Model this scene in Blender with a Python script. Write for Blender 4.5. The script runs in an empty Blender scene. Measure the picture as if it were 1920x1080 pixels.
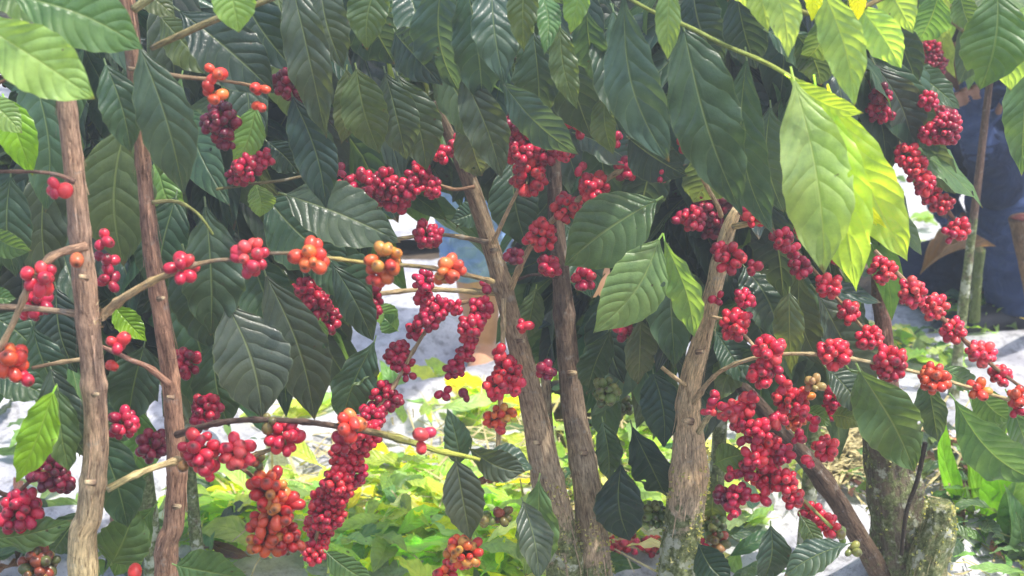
import bpy, math, random
import numpy as np
from mathutils import Vector, Matrix, noise as mn
random.seed(7); np.random.seed(7)
S = bpy.context.scene; COL = S.collection
R = math.radians
# ------------------------------------------------------------------ camera
CH = 1.15; PITCH = R(20); FPX = 1920 * 50 / 36
cam = bpy.data.cameras.new('camera'); co = bpy.data.objects.new('camera', cam); COL.objects.link(co)
co.location = (0, 0, CH); co.rotation_euler = (R(90) - PITCH, 0, 0)
cam.lens = 50; cam.sensor_width = 36; cam.clip_start = 0.02; cam.clip_end = 500
cam.dof.use_dof = True; cam.dof.focus_distance = 1.62; cam.dof.aperture_fstop = 9.0
S.camera = co
FW = Vector((0, math.cos(PITCH), -math.sin(PITCH))); UP = Vector((0, math.sin(PITCH), math.cos(PITCH))); RT = Vector((1, 0, 0))
CAM = Vector((0, 0, CH))
def ray(px, py): return FW + RT * ((px - 960) / FPX) + UP * ((540 - py) / FPX)
def P(px, py, Y):                       # the point seen at px,py that stands Y metres ahead
    d = ray(px, py); return CAM + d * (Y / d.y)
def G(px, py, z=0.0):                   # on the ground
    d = ray(px, py); return CAM + d * ((z - CH) / d.z)
def sc(p): return (p - CAM).dot(FW) / FPX   # metres per photo pixel at p
# ------------------------------------------------------------------ materials
def mat(name):
    m = bpy.data.materials.new(name); m.use_nodes = True; nt = m.node_tree; nt.nodes.clear()
    out = nt.nodes.new('ShaderNodeOutputMaterial'); return m, nt, out
class N:
    def __init__(s, nt): s.nt = nt
    def add(s, t, **k):
        n = s.nt.nodes.new(t)
        for a, b in k.items(): setattr(n, a, b)
        return n
    def lk(s, a, b): s.nt.links.new(a, b)
    def math(s, op, a, b=None, c=None):
        n = s.add('ShaderNodeMath', operation=op)
        for i, v in enumerate((a, b, c)):
            if v is None: continue
            if isinstance(v, (int, float)): n.inputs[i].default_value = v
            else: s.lk(v, n.inputs[i])
        return n.outputs[0]
    def mix(s, f, a, b, bt='MIX'):
        n = s.add('ShaderNodeMix', data_type='RGBA', blend_type=bt)
        for k, v in ((0, f), (6, a), (7, b)):
            if isinstance(v, (int, float)): n.inputs[k].default_value = v
            elif isinstance(v, tuple): n.inputs[k].default_value = (*v, 1) if len(v) == 3 else v
            else: s.lk(v, n.inputs[k])
        return n.outputs[2]
    def noise(s, vec, scale, detail=3, rough=.55, dist=0):
        n = s.add('ShaderNodeTexNoise'); n.inputs['Scale'].default_value = scale; n.inputs['Detail'].default_value = detail
        n.inputs['Roughness'].default_value = rough; n.inputs['Distortion'].default_value = dist
        if vec is not None: s.lk(vec, n.inputs['Vector'])
        return n.outputs['Fac']
    def ramp(s, f, pts):
        n = s.add('ShaderNodeValToRGB'); e = n.color_ramp.elements
        while len(e) < len(pts): e.new(.5)
        for q, (p, c) in zip(e, pts): q.position = p; q.color = (*c, 1) if len(c) == 3 else c
        s.lk(f, n.inputs[0]); return n.outputs[0]
    def mapr(s, v, a, b, c, d):
        n = s.add('ShaderNodeMapRange'); s.lk(v, n.inputs[0])
        for i, x in enumerate((a, b, c, d)): n.inputs[1 + i].default_value = x
        return n.outputs[0]

def leaf_material():
    m, nt, out = mat('leaf'); n = N(nt)
    at = n.add('ShaderNodeAttribute', attribute_name='lc'); uv = n.add('ShaderNodeUVMap', uv_map='uv')
    obj = n.add('ShaderNodeTexCoord').outputs['Object']
    sp = n.add('ShaderNodeSeparateXYZ'); n.lk(uv.outputs[0], sp.inputs[0])
    u = n.math('ABSOLUTE', sp.outputs[0]); v = sp.outputs[1]
    wob = n.noise(obj, 30, 2)
    ph = n.math('ADD', n.math('SUBTRACT', n.math('MULTIPLY', v, n.math('ADD', n.math('MULTIPLY', n.add('ShaderNodeObjectInfo').outputs['Random'], 3.0), 7.0)), n.math('MULTIPLY', n.math('POWER', u, 1.4), 1.7)), n.math('ADD', n.math('MULTIPLY', wob, .7), n.math('MULTIPLY', n.noise(obj, 9, 2), 2.4)))
    fr = n.math('FRACT', ph); tri = n.math('MULTIPLY', n.math('ABSOLUTE', n.math('SUBTRACT', fr, .5)), 2)   # 1 at vein, 0 between
    vein = n.mapr(tri, .90, .99, 0, 1)
    rib = n.mapr(u, .018, .04, 1, 0)
    dome = n.math('SUBTRACT', 1, n.math('POWER', tri, 2.2))
    mottle = n.noise(obj, 55, 4, .6); blot = n.noise(obj, 14, 2)
    col = n.mix(n.mapr(mottle, .3, .7, 0, 1), n.mix(1.0, at.outputs['Color'], (.70, .74, .72), 'MULTIPLY'), n.mix(1.0, at.outputs['Color'], (1.28, 1.22, 1.2), 'MULTIPLY'))
    col = n.mix(n.mapr(blot, .45, .75, 0, .45), col, n.mix(1.0, at.outputs['Color'], (1.5, 1.25, .75), 'MULTIPLY'))
    light = n.mix(.55, n.mix(1.0, at.outputs['Color'], (1.9, 1.75, 1.5), 'MULTIPLY'), (.22, .27, .12))
    col = n.mix(n.math('MULTIPLY', vein, n.mapr(blot, .35, .65, .08, .34)), col, light)
    col = n.mix(n.math('MULTIPLY', rib, .85), col, light)
    edge = n.mapr(u, .95, 1.0, 0, .5); col = n.mix(edge, col, light)
    spot = n.mapr(n.noise(obj, 75, 2, .5), .735, .76, 0, 1)
    col = n.mix(n.math('MULTIPLY', spot, .7), col, (.09, .055, .03))
    h = n.math('ADD', n.math('MULTIPLY', dome, n.mapr(u, 0, .12, 0, 1)), n.math('MULTIPLY', mottle, .22))
    h = n.math('ADD', h, n.math('MULTIPLY', rib, -.6))
    vo = n.add('ShaderNodeTexVoronoi'); vo.feature = 'DISTANCE_TO_EDGE'; vo.inputs['Scale'].default_value = 260; n.lk(obj, vo.inputs['Vector']); h = n.math('ADD', h, n.mapr(vo.outputs[0], 0, .12, 0, .08))
    btip = n.mapr(n.math('ADD', v, n.math('MULTIPLY', mottle, .25)), 1.09, 1.13, 0, .8); col = n.mix(btip, col, (.16, .10, .05))
    bp = n.add('ShaderNodeBump'); bp.inputs['Strength'].default_value = .55; bp.inputs['Distance'].default_value = .0022; n.lk(h, bp.inputs['Height'])
    b = n.add('ShaderNodeBsdfPrincipled'); n.lk(col, b.inputs['Base Color']); n.lk(bp.outputs[0], b.inputs['Normal'])
    n.lk(n.mapr(blot, .3, .7, .23, .44), b.inputs['Roughness']); b.inputs['Specular IOR Level'].default_value = .55
    tr = n.add('ShaderNodeBsdfTranslucent'); n.lk(n.mix(1.0, col, (2.5, 2.2, .65), 'MULTIPLY'), tr.inputs[0]); n.lk(bp.outputs[0], tr.inputs['Normal'])
    mx = n.add('ShaderNodeMixShader'); mx.inputs[0].default_value = .42
    n.lk(b.outputs[0], mx.inputs[1]); n.lk(tr.outputs[0], mx.inputs[2])
    tp = n.add('ShaderNodeBsdfTransparent'); m2 = n.add('ShaderNodeMixShader'); hole = n.mapr(n.noise(obj, 48, 1, .4), .775, .776, 0, 1); n.lk(hole, m2.inputs[0]); n.lk(mx.outputs[0], m2.inputs[1]); n.lk(tp.outputs[0], m2.inputs[2]); n.lk(m2.outputs[0], out.inputs[0]); return m
def berry_material():
    m, nt, out = mat('berry_skin'); n = N(nt)
    at = n.add('ShaderNodeAttribute', attribute_name='lc'); obj = n.add('ShaderNodeTexCoord').outputs['Object']
    f = n.noise(obj, 120, 3); g = n.noise(obj, 600, 2)
    c = n.mix(n.mapr(f, .35, .7, 0, .55), at.outputs['Color'], n.mix(1.0, at.outputs['Color'], (.62, .5, .55), 'MULTIPLY'))
    c = n.mix(n.mapr(g, .68, .78, 0, .5), c, (.12, .06, .04))
    b = n.add('ShaderNodeBsdfPrincipled'); n.lk(c, b.inputs['Base Color']); b.inputs['Roughness'].default_value = .34
    n.lk(n.mapr(f, .3, .7, .18, .40), b.inputs['Roughness'])
    b.inputs['Subsurface Weight'].default_value = .25; b.inputs['Subsurface Radius'].default_value = (.006, .002, .001); b.inputs['Subsurface Scale'].default_value = .6
    bp = n.add('ShaderNodeBump'); bp.inputs['Strength'].default_value = .25; bp.inputs['Distance'].default_value = .001; n.lk(f, bp.inputs['Height']); n.lk(bp.outputs[0], b.inputs['Normal'])
    n.lk(b.outputs[0], out.inputs[0]); return m
def bark_material():
    m, nt, out = mat('bark'); n = N(nt)
    at = n.add('ShaderNodeAttribute', attribute_name='lc'); bk = n.add('ShaderNodeAttribute', attribute_name='bk').outputs['Vector']
    obj = n.add('ShaderNodeTexCoord').outputs['Object']
    mp = n.add('ShaderNodeMapping'); mp.inputs['Scale'].default_value = (1, 1, .17); n.lk(bk, mp.inputs[0])
    st = n.noise(mp.outputs[0], 420, 6, .7, .3); st2 = n.noise(mp.outputs[0], 90, 3, .6, .8); big = n.noise(obj, 25, 3)
    cr = n.ramp(st, [(.34, (.30, .25, .22)), (.44, (.78, .74, .70)), (.54, (1.12, 1.10, 1.05)), (.68, (1.65, 1.63, 1.55))])
    c = n.mix(1.0, at.outputs['Color'], cr, 'MULTIPLY')
    c = n.mix(n.mapr(st2, .58, .72, 0, .8), c, n.mix(1.0, at.outputs['Color'], (.3, .24, .22), 'MULTIPLY'))
    c = n.mix(n.mapr(big, .4, .7, 0, .5), c, n.mix(1.0, c, (1.4, 1.3, 1.1), 'MULTIPLY'))
    mp2 = n.add('ShaderNodeMapping'); mp2.inputs['Scale'].default_value = (.5, .5, 1.6); n.lk(bk, mp2.inputs[0]); crk = n.noise(mp2.outputs[0], 130, 5, .75, 1.0); c = n.mix(n.mapr(crk, .60, .66, 0, .6), c, n.mix(1.0, at.outputs['Color'], (.32, .27, .24), 'MULTIPLY')); c = n.mix(n.mapr(n.noise(obj, 70, 4, .7), .58, .68, 0, .35), c, (.42, .42, .38))
    mo = n.noise(obj, 60, 5, .7); lich = n.noise(obj, 38, 4, .65)
    mc = n.ramp(n.noise(obj, 160, 4, .7), [(.3, (.05, .06, .02)), (.5, (.16, .19, .07)), (.68, (.36, .38, .2)), (.8, (.55, .57, .42))])
    am = n.mapr(n.math('ADD', mo, n.math('MULTIPLY', at.outputs['Alpha'], .42)), .62, .74, 0, 1)
    am = n.math('MULTIPLY', am, n.mapr(at.outputs['Alpha'], .0, .15, 0, 1))
    c = n.mix(am, c, mc)
    al = n.mapr(n.math('ADD', lich, n.math('MULTIPLY', at.outputs['Alpha'], .2)), .66, .72, 0, 1)
    al = n.math('MULTIPLY', al, n.mapr(at.outputs['Alpha'], .0, .2, 0, .85))
    c = n.mix(al, c, n.ramp(mo, [(.35, (.34, .37, .25)), (.6, (.62, .63, .5))]))
    b = n.add('ShaderNodeBsdfPrincipled'); n.lk(c, b.inputs['Base Color']); b.inputs['Roughness'].default_value = .8; b.inputs['Specular IOR Level'].default_value = .25
    h = n.math('ADD', n.math('ADD', st, n.math('MULTIPLY', st2, .8)), n.math('MULTIPLY', am, mo))
    bp = n.add('ShaderNodeBump'); bp.inputs['Strength'].default_value = 1; bp.inputs['Distance'].default_value = .0022; n.lk(h, bp.inputs['Height']); n.lk(bp.outputs[0], b.inputs['Normal'])
    n.lk(b.outputs[0], out.inputs[0]); return m
def simple_material(name, c1, c2, scale, rough=.8, bump=.3, dist=.003, c3=None, stretch=None, spec=.4, detail=5):
    m, nt, out = mat(name); n = N(nt); obj = n.add('ShaderNodeTexCoord').outputs['Object']
    if stretch:
        mp = n.add('ShaderNodeMapping'); mp.inputs['Scale'].default_value = stretch; n.lk(obj, mp.inputs[0]); obj = mp.outputs[0]
    f = n.noise(obj, scale, detail, .65); pts = [(.32, c1), (.66, c2)]
    if c3: pts.append((.76, c3))
    c = n.ramp(f, pts)
    b = n.add('ShaderNodeBsdfPrincipled'); n.lk(c, b.inputs['Base Color']); b.inputs['Roughness'].default_value = rough; b.inputs['Specular IOR Level'].default_value = spec
    bp = n.add('ShaderNodeBump'); bp.inputs['Strength'].default_value = bump; bp.inputs['Distance'].default_value = dist; n.lk(f, bp.inputs['Height']); n.lk(bp.outputs[0], b.inputs['Normal'])
    n.lk(b.outputs[0], out.inputs[0]); return m
def fabric_material(name, c1, c2, rough=.9):
    m, nt, out = mat(name); n = N(nt); obj = n.add('ShaderNodeTexCoord').outputs['Object']
    a = n.noise(obj, 900, 2); f = n.noise(obj, 16, 4, .6, 1.2); g = n.noise(obj, 7, 2)
    c = n.mix(n.mapr(a, .3, .7, 0, .35), n.mix(n.mapr(f, .35, .65, 0, 1), c1, c2), c1)
    b = n.add('ShaderNodeBsdfPrincipled'); n.lk(c, b.inputs['Base Color']); b.inputs['Roughness'].default_value = rough; b.inputs['Specular IOR Level'].default_value = .2
    bp = n.add('ShaderNodeBump'); bp.inputs['Strength'].default_value = .9; bp.inputs['Distance'].default_value = .02; n.lk(f, bp.inputs['Height'])
    n.lk(bp.outputs[0], b.inputs['Normal']); n.lk(b.outputs[0], out.inputs[0]); return m
def tarp_material():
    m, nt, out = mat('woven_plastic'); n = N(nt); obj = n.add('ShaderNodeTexCoord').outputs['Object']
    f = n.noise(obj, 5, 4, .6, 1.5); d = n.noise(obj, 45, 6, .75); s = n.noise(obj, 260, 3, .7)
    c = n.mix(n.mapr(f, .35, .65, 0, 1), (.42, .42, .47), (.74, .74, .76))
    c = n.mix(n.mapr(d, .50, .66, 0, .8), c, (.17, .165, .17))
    c = n.mix(n.mapr(s, .6, .68, 0, .5), c, (.12, .12, .13))
    wv = n.add('ShaderNodeTexWave'); wv.inputs['Scale'].default_value = 150; wv.inputs['Distortion'].default_value = .6; n.lk(obj, wv.inputs[0])
    h = n.math('ADD', n.math('MULTIPLY', f, 3), n.math('ADD', n.math('MULTIPLY', d, .6), n.math('MULTIPLY', wv.outputs['Fac'], .12)))
    b = n.add('ShaderNodeBsdfPrincipled'); n.lk(c, b.inputs['Base Color']); b.inputs['Roughness'].default_value = .42; b.inputs['Specular IOR Level'].default_value = .5
    bp = n.add('ShaderNodeBump'); bp.inputs['Strength'].default_value = .7; bp.inputs['Distance'].default_value = .008; n.lk(h, bp.inputs['Height']); n.lk(bp.outputs[0], b.inputs['Normal'])
    n.lk(b.outputs[0], out.inputs[0]); return m
LEAF = leaf_material(); BERRY = berry_material(); BARK = bark_material(); TARP = tarp_material()
SOIL = simple_material('soil', (.045, .035, .026), (.15, .115, .08), 18, .95, .8, .03, (.26, .22, .14))
NAVY = fabric_material('navy_cloth', (.008, .014, .040), (.018, .032, .080))
NAVY2 = fabric_material('lighter_navy_cloth', (.022, .038, .10), (.05, .078, .18))  # lighter navy, used on the near trouser leg, hips and gloves
JEAN = fabric_material('pale_denim', (.17, .29, .56), (.36, .50, .74))
PLAID = fabric_material('dark_shirt_cloth', (.03, .035, .05), (.06, .07, .1))
SKIN = simple_material('brown_skin', (.20, .095, .06), (.30, .155, .10), 30, .5, .15, .002)
SKIN2 = simple_material('tan_skin', (.50, .26, .15), (.62, .34, .21), 30, .5, .15, .002)
HAIR = simple_material('black_hair', (.008, .007, .006), (.03, .024, .02), 120, .5, .8, .003, stretch=(1, 1, .2))
RUBBER = simple_material('dark_rubber', (.012, .013, .018), (.03, .032, .042), 20, .45, .2, .003)
EYEW = simple_material('eye_white', (.6, .58, .55), (.7, .68, .65), 10, .3, 0)
STRAW = simple_material('dry_straw', (.30, .24, .10), (.62, .54, .28), 60, .8, .2)
STONE = simple_material('lichen_stone', (.2, .19, .17), (.42, .41, .38), 40, .9, .9, .01)
# ------------------------------------------------------------------ objects
WORG = {}
def link(o, parent, worg):
    COL.objects.link(o); WORG[o.name] = Vector(worg)
    if parent is not None: o.parent = parent; o.location = Vector(worg) - WORG[parent.name]
    else: o.location = worg
    return o
def tag(o, label=None, cat=None, group=None, kind=None):
    if label: o['label'] = label
    if cat: o['category'] = cat
    if group: o['group'] = group
    if kind: o['kind'] = kind
    return o
def empty(name, loc, label, cat, group=None):
    o = bpy.data.objects.new(name, None); o.empty_display_size = .05; link(o, None, loc); return tag(o, label, cat, group)
class MB:
    """collects verts / faces / uv / colours of one mesh"""
    def __init__(s): s.v = []; s.f = []; s.c = []; s.uv = []; s.bk = []; s.n = 0
    def put(s, v, f, c=None, uv=None, bk=None):
        v = np.asarray(v, float); k = len(v); s.v.append(v)
        s.f += [tuple(i + s.n for i in q) for q in f]
        c = np.asarray(c if c is not None else (1, 1, 1, 0), float)
        if c.ndim == 1: c = np.tile(c if len(c) == 4 else np.append(c, 0), (k, 1))
        s.c.append(c); s.uv.append(np.zeros((k, 2)) if uv is None else np.asarray(uv, float)); s.bk.append(v if bk is None else np.asarray(bk, float))
        s.n += k
    def build(s, name, material, parent=None, origin=None, smooth=True):
        V = np.concatenate(s.v); org = np.array(origin) if origin is not None else V.mean(0)
        me = bpy.data.meshes.new(name); me.from_pydata((V - org).tolist(), [], s.f)
        me.attributes.new('lc', 'FLOAT_COLOR', 'POINT').data.foreach_set('color', np.concatenate(s.c).astype(np.float32).ravel())
        me.attributes.new('bk', 'FLOAT_VECTOR', 'POINT').data.foreach_set('vector', np.concatenate(s.bk).astype(np.float32).ravel())
        ul = me.uv_layers.new(name='uv'); li = np.empty(len(me.loops), np.int32); me.loops.foreach_get('vertex_index', li)
        ul.data.foreach_set('uv', np.concatenate(s.uv)[li].astype(np.float32).ravel())
        me.polygons.foreach_set('use_smooth', np.full(len(me.polygons), smooth))
        me.materials.append(material); me.update()
        o = bpy.data.objects.new(name, me); return link(o, parent, Vector(org))
def grid_faces(nu, nv, wrap=False):
    f = []
    for j in range(nv - 1):
        for i in range(nu if wrap else nu - 1):
            a = j * nu + i; b = j * nu + (i + 1) % nu; f.append((a, b, b + nu, a + nu))
    return f
# --- leaves
PT = np.array([0, .04, .12, .25, .42, .58, .74, .86, .93, 1.0]); PW = np.array([.03, .16, .5, .83, 1, .96, .72, .40, .17, .0])
def leaf_geo(mb, base, tip, width, nrm, col, bow=.1, fold=.12, wave=.02, seg=18, half=4, petiole=.06, curl=0., notch=0.):
    base = np.array(base, float); tip = np.array(tip, float); a = tip - base; L = np.linalg.norm(a); a /= L
    n = np.array(nrm, float); n -= a * n.dot(a); n /= (np.linalg.norm(n) + 1e-9); w = np.cross(a, n)
    t = np.linspace(0, 1, seg); u = np.linspace(-1, 1, 2 * half + 1); T, U = np.meshgrid(t, u, indexing='ij')
    ph = random.uniform(0, 6.28); ph2 = random.uniform(0, 6.28); k = random.uniform(2.2, 4.2); asym = random.uniform(-.08, .08); bend = random.uniform(-.09, .09)
    prof = np.interp(np.clip(T, 0, 1) ** random.uniform(.82, 1.22), PT, PW) * width / 2 * random.uniform(.88, 1.04)
    prof = prof * (1 + .035 * np.sin(T * 2 * math.pi * 7 + ph) * (np.abs(U) > .9) + asym * U)
    X = U * prof + bend * L * np.sin(math.pi * T)
    Z = bow * L * 4 * T * (1 - T) + fold * np.abs(U) * prof - curl * U ** 2 * prof
    Z = Z + wave * L * np.abs(U) ** 2 * np.sin(T * 2 * math.pi * k + ph + (U > 0) * ph2) * np.interp(T, [0, .2, .8, 1], [0, 1, 1, .3])
    tw = random.uniform(-.75, .75) * (T - .35) ; ca, sa = np.cos(tw), np.sin(tw); Zc = bow * L * 4 * T * (1 - T); Zl = Z - Zc; X, Z = X * ca - Zl * sa, Zc + X * sa + Zl * ca
    V = base + a * (T * L)[..., None] + w * X[..., None] + n * Z[..., None]
    V = V.reshape(-1, 3); uv = np.stack([U, T], -1).reshape(-1, 2)
    mb.put(V, grid_faces(2 * half + 1, seg), col, uv)
    if petiole > 0:
        r = max(.0009, width * .016); p0 = base - a * petiole * L - n * bow * L * .25; pts = []
        for q in (p0, base + a * L * .01 + n * bow * L * .06):
            for i in range(4):
                an = i * math.pi / 2; pts.append(q + w * r * math.cos(an) + n * r * math.sin(an))
        mb.put(pts, grid_faces(4, 2, True), np.clip(np.array(col)[:3] * 1.5 + .03, 0, 1), np.zeros((8, 2)) )
GREENS = {'D': (.052, .100, .070), 'd': (.070, .105, .080), 'M': (.10, .20, .085), 'L': (.20, .36, .12), 'Y': (.32, .50, .09), 'B': (.55, .60, .012), 'O': (.105, .16, .08), 'T': (.060, .120, .090), 'V': (.032, .062, .056), 'P': (.14, .075, .07), 'G': (.24, .52, .03), 'S': (.36, .56, .20), 'Z': (.48, .72, .14), 'X': (.85, .90, .02), 'W': (.72, .76, .42)}  # light put into the tints: D shaded, L/S/Z sunlit, O/B/X lit through
def jit(c, a=.16):
    k = random.uniform(1 - a, 1 + a); return tuple(max(.004, x * k * random.uniform(1 - a * .5, 1 + a * .5)) for x in c)
def leaf(tree, bx, by, tx, ty, w, Y, c='D', dy=None, roll=None, bow=None, fold=None, wave=None):
    dy = random.uniform(-.05, .05) if dy is None else dy
    b = P(bx, by, Y); t = P(tx, ty, Y + dy); a = (t - b).normalized(); s = sc((b + t) / 2)
    vn = (CAM - (b + t) / 2).normalized(); nn = (vn - a * vn.dot(a)).normalized()
    if nn.z < 0: pass
    roll = random.uniform(-34, 34) if roll is None else roll
    if by < 200 and c in 'TDVdO' and w > 60: w *= .88; wave = (wave or .02) * 1.5
    nn = Matrix.Rotation(R(roll), 3, a) @ nn
    mb = MB(); leaf_geo(mb, b, t, w * s / max(.75, math.cos(R(roll))) * 1.08, nn, jit(GREENS[c]),
                        random.uniform(.03, .13) if bow is None else bow, random.uniform(.02, .3) if fold is None else fold, random.uniform(.014, .042) if wave is None else wave, 28, 5)
    return mb.build('leaf', LEAF, tree)
# --- berries
def berry_template(nu=10, nv=8):
    v = []; th = np.linspace(0, math.pi, nv)
    for j, t in enumerate(th):
        for i in range(nu):
            a = 2 * math.pi * i / nu; r = math.sin(t) * .5 * (1 + .04 * math.cos(2 * a)) * (1 - .10 * math.cos(t)) ; z = -math.cos(t) * .60
            if j == nv - 1: z -= .045; r = 0.02
            if j == nv - 2: r *= .78; z += .02
            v.append((r * math.cos(a), r * math.sin(a), z))
    return np.array(v), grid_faces(nu, nv, True), np.repeat(np.arange(nv), nu)
BT, BF, BJ = berry_template(14, 10); BT2, BF2, BJ2 = berry_template(8, 6)
PAL = {'red': [(.74, .035, .07), (.66, .025, .06), (.80, .06, .07), (.55, .022, .06)],
       'pink': [(.80, .05, .09), (.74, .04, .10), (.84, .10, .10)],
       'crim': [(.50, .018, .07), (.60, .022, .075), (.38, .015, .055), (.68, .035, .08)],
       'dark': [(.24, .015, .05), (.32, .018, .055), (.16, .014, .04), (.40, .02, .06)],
       'oran': [(.80, .11, .04), (.72, .06, .04), (.85, .20, .05), (.75, .08, .04)],
       'amb': [(.80, .28, .04), (.85, .17, .04), (.70, .06, .04), (.78, .38, .08)],
       'mix': [(.62, .03, .03), (.75, .14, .04), (.62, .09, .04), (.66, .26, .06), (.5, .03, .03), (.68, .07, .04)],
       'olive': [(.20, .17, .05), (.28, .15, .05), (.33, .08, .04), (.14, .15, .05)],
       'green': [(.16, .24, .05), (.22, .28, .07), (.12, .18, .05), (.30, .30, .08)],
       'pale': [(.62, .36, .18), (.55, .40, .16), (.7, .3, .16), (.45, .36, .14)]}
def rotz_to(d):
    return np.array(Vector((0, 0, 1)).rotation_difference(Vector(d)).to_matrix())
def put_berry(mb, c, d, size, col, hi=True):
    T, F, J = (BT, BF, BJ) if hi else (BT2, BF2, BJ2)
    sx = random.uniform(.86, 1.08); V = (T * np.array([size * sx, size, size * random.uniform(.98, 1.18)])) @ rotz_to(d).T + np.array(c)
    cc = np.tile(np.append(np.array(col), 0), (len(T), 1)); m = J.max()
    cc[J == m, :3] = (.05, .025, .015); cc[J == m - 1, :3] = cc[J == m - 1, :3] * .4 + np.array([.06, .03, .02])
    g = (1 - np.clip(J / 3., 0, 1))[:, None]; cc[:, :3] = cc[:, :3] * (1 - .35 * g) + np.array([.3, .14, .05]) * .35 * g
    mb.put(V, F, cc)
def cluster(tree, px, py, Y, r, b, pal='red', axis=None, single=False, sq=1.0, hi=True, cover=1.0):
    if not single and b < 18: px += random.uniform(-4, 4); r *= random.uniform(.82, 1.08); Y += random.uniform(-.015, .015)
    c = P(px, py, Y); s = sc(c); rr = max((r - b * .45) * s, .0008); bs = b * s; n = max(2, int(4 * math.pi * rr * rr * sq / (bs * bs * .80) * cover))
    if r < b * 1.15: n = min(n, 4)
    n = max(n, 2); colors = PAL[pal]; items = []; off = random.uniform(0, 6.28); ga = math.pi * (3 - 5 ** .5)
    tone = random.uniform(.85, 1.1)
    for i in range(n):
        z = 1 - 2 * (i + .5) / n; q = math.sqrt(max(0, 1 - z * z)); a = ga * i + off
        d = Vector((q * math.cos(a), z, q * math.sin(a))) + Vector([random.gauss(0, .13) for _ in range(3)]); d.normalize()
        e = Vector((d.x, d.y, d.z * sq)) * rr * random.uniform(.78, 1.2)
        dd = (d + Vector([random.gauss(0, .28) for _ in range(3)])).normalized()
        items.append((c + e, dd, bs * random.uniform(.74, 1.16), tuple(min(1, x * tone) for x in jit(random.choice(colors), .14))))
    core = MB()
    for (p, d, sz, cl) in items:                       # short green stalks from the node to each cherry
        x = Vector((1, 0, 0)).cross(d).normalized() if abs(d.x) < .9 else Vector((0, 1, 0)).cross(d).normalized(); y = d.cross(x); r0 = bs * .09; q0 = c; q1 = p - d * sz * .35
        core.put([q0 + x * r0, q0 + y * r0, q0 - x * r0 - y * r0, q1 + x * r0, q1 + y * r0, q1 - x * r0 - y * r0], grid_faces(3, 2, True), (.20, .17, .06, 0))
    if single:
        o = core.build('berry_cluster', BARK, tree, origin=c)
        for (p, d, sz, cl) in items:
            m = MB(); put_berry(m, p, d, sz, cl); m.build('berry', BERRY, o, origin=p)
        return o
    for it in items: put_berry(core, *it, hi=hi)
    return core.build('berry_cluster', BERRY, tree, origin=c)
# --- wood
def smooth_path(pts, step):
    """Catmull-Rom through (Vector, radius) pairs"""
    out = []; n = len(pts)
    for i in range(n - 1):
        p0 = pts[max(i - 1, 0)]; p1 = pts[i]; p2 = pts[i + 1]; p3 = pts[min(i + 2, n - 1)]
        k = max(2, int((p2[0] - p1[0]).length / step))
        for j in range(k):
            t = j / k
            def cr(a, b, c, d): return .5 * ((2 * b) + (c - a) * t + (2 * a - 5 * b + 4 * c - d) * t * t + (3 * b - a - 3 * c + d) * t ** 3)
            out.append((cr(p0[0], p1[0], p2[0], p3[0]), cr(p0[1], p1[1], p2[1], p3[1])))
    out.append(pts[-1]); return out
def tube(mb, path, sides, cfun, rough=.05, knots=(), seed=0, freq=1.0):
    V = []; C = []; B = []; s = 0; n = len(path); nx = None
    for i, (p, r) in enumerate(path):
        t = (path[min(i + 1, n - 1)][0] - path[max(i - 1, 0)][0]).normalized()
        if i: s += (p - path[i - 1][0]).length
        if nx is None: nx = t.cross(Vector((0, -1, 0))); nx.normalize()
        nx = (nx - t * nx.dot(t)).normalized(); ny = t.cross(nx)
        kk = sum(h * math.exp(-((s - ks) / kw) ** 2) for ks, kw, h in knots)
        for j in range(sides):
            a = 2 * math.pi * j / sides; ca = math.cos(a); sa = math.sin(a)
            rr = r * (1 + kk)
            if rough:
                q = mn.noise(Vector((ca * 2.6 * freq + seed, sa * 2.6 * freq, s * 7)))
                q2 = mn.noise(Vector((ca * 9 + seed, sa * 9, s * 14))); q3 = mn.noise(Vector((ca * 1.3, sa * 1.3 + seed, s * 30)))
                col = cfun(s); amp = rough * (1 + 1.3 * col[3])
                rr *= 1 + amp * (q * 1.0 + q2 * .4 + q3 * .8) + col[3] * .10 * mn.noise(p * 70 + Vector((ca * 3, sa * 3, seed)))
            V.append(p + nx * rr * ca + ny * rr * sa); B.append((ca * r, sa * r, s)); C.append(cfun(s))
    f = grid_faces(sides, n, True); f.append(tuple(range(sides))[::-1]); f.append(tuple((n - 1) * sides + j for j in range(sides)))
    mb.put(V, f, np.array(C), None, B)
    return V
def lerpcol(stops):
    xs = [q[0] for q in stops]; cs = np.array([q[1] for q in stops])
    return lambda s: tuple(np.interp(s, xs, cs[:, k]) for k in range(4))
def pathpx(pts, Y0=None):
    out = []
    for q in pts:
        px, py, w = q[:3]; w = w * (.84 if w > 18 else .95); Y = q[3] if len(q) > 3 else Y0; p = P(px, py, Y); out.append((p, w * .5 * sc(p)))
    return out
TAN = (.52, .40, .24, 0); BRN = (.20, .115, .075, 0); DKB = (.10, .065, .05, 0); GRN = (.22, .27, .07, 0); RED = (.27, .145, .11, 0); GRY = (.36, .28, .2, 0)
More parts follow.
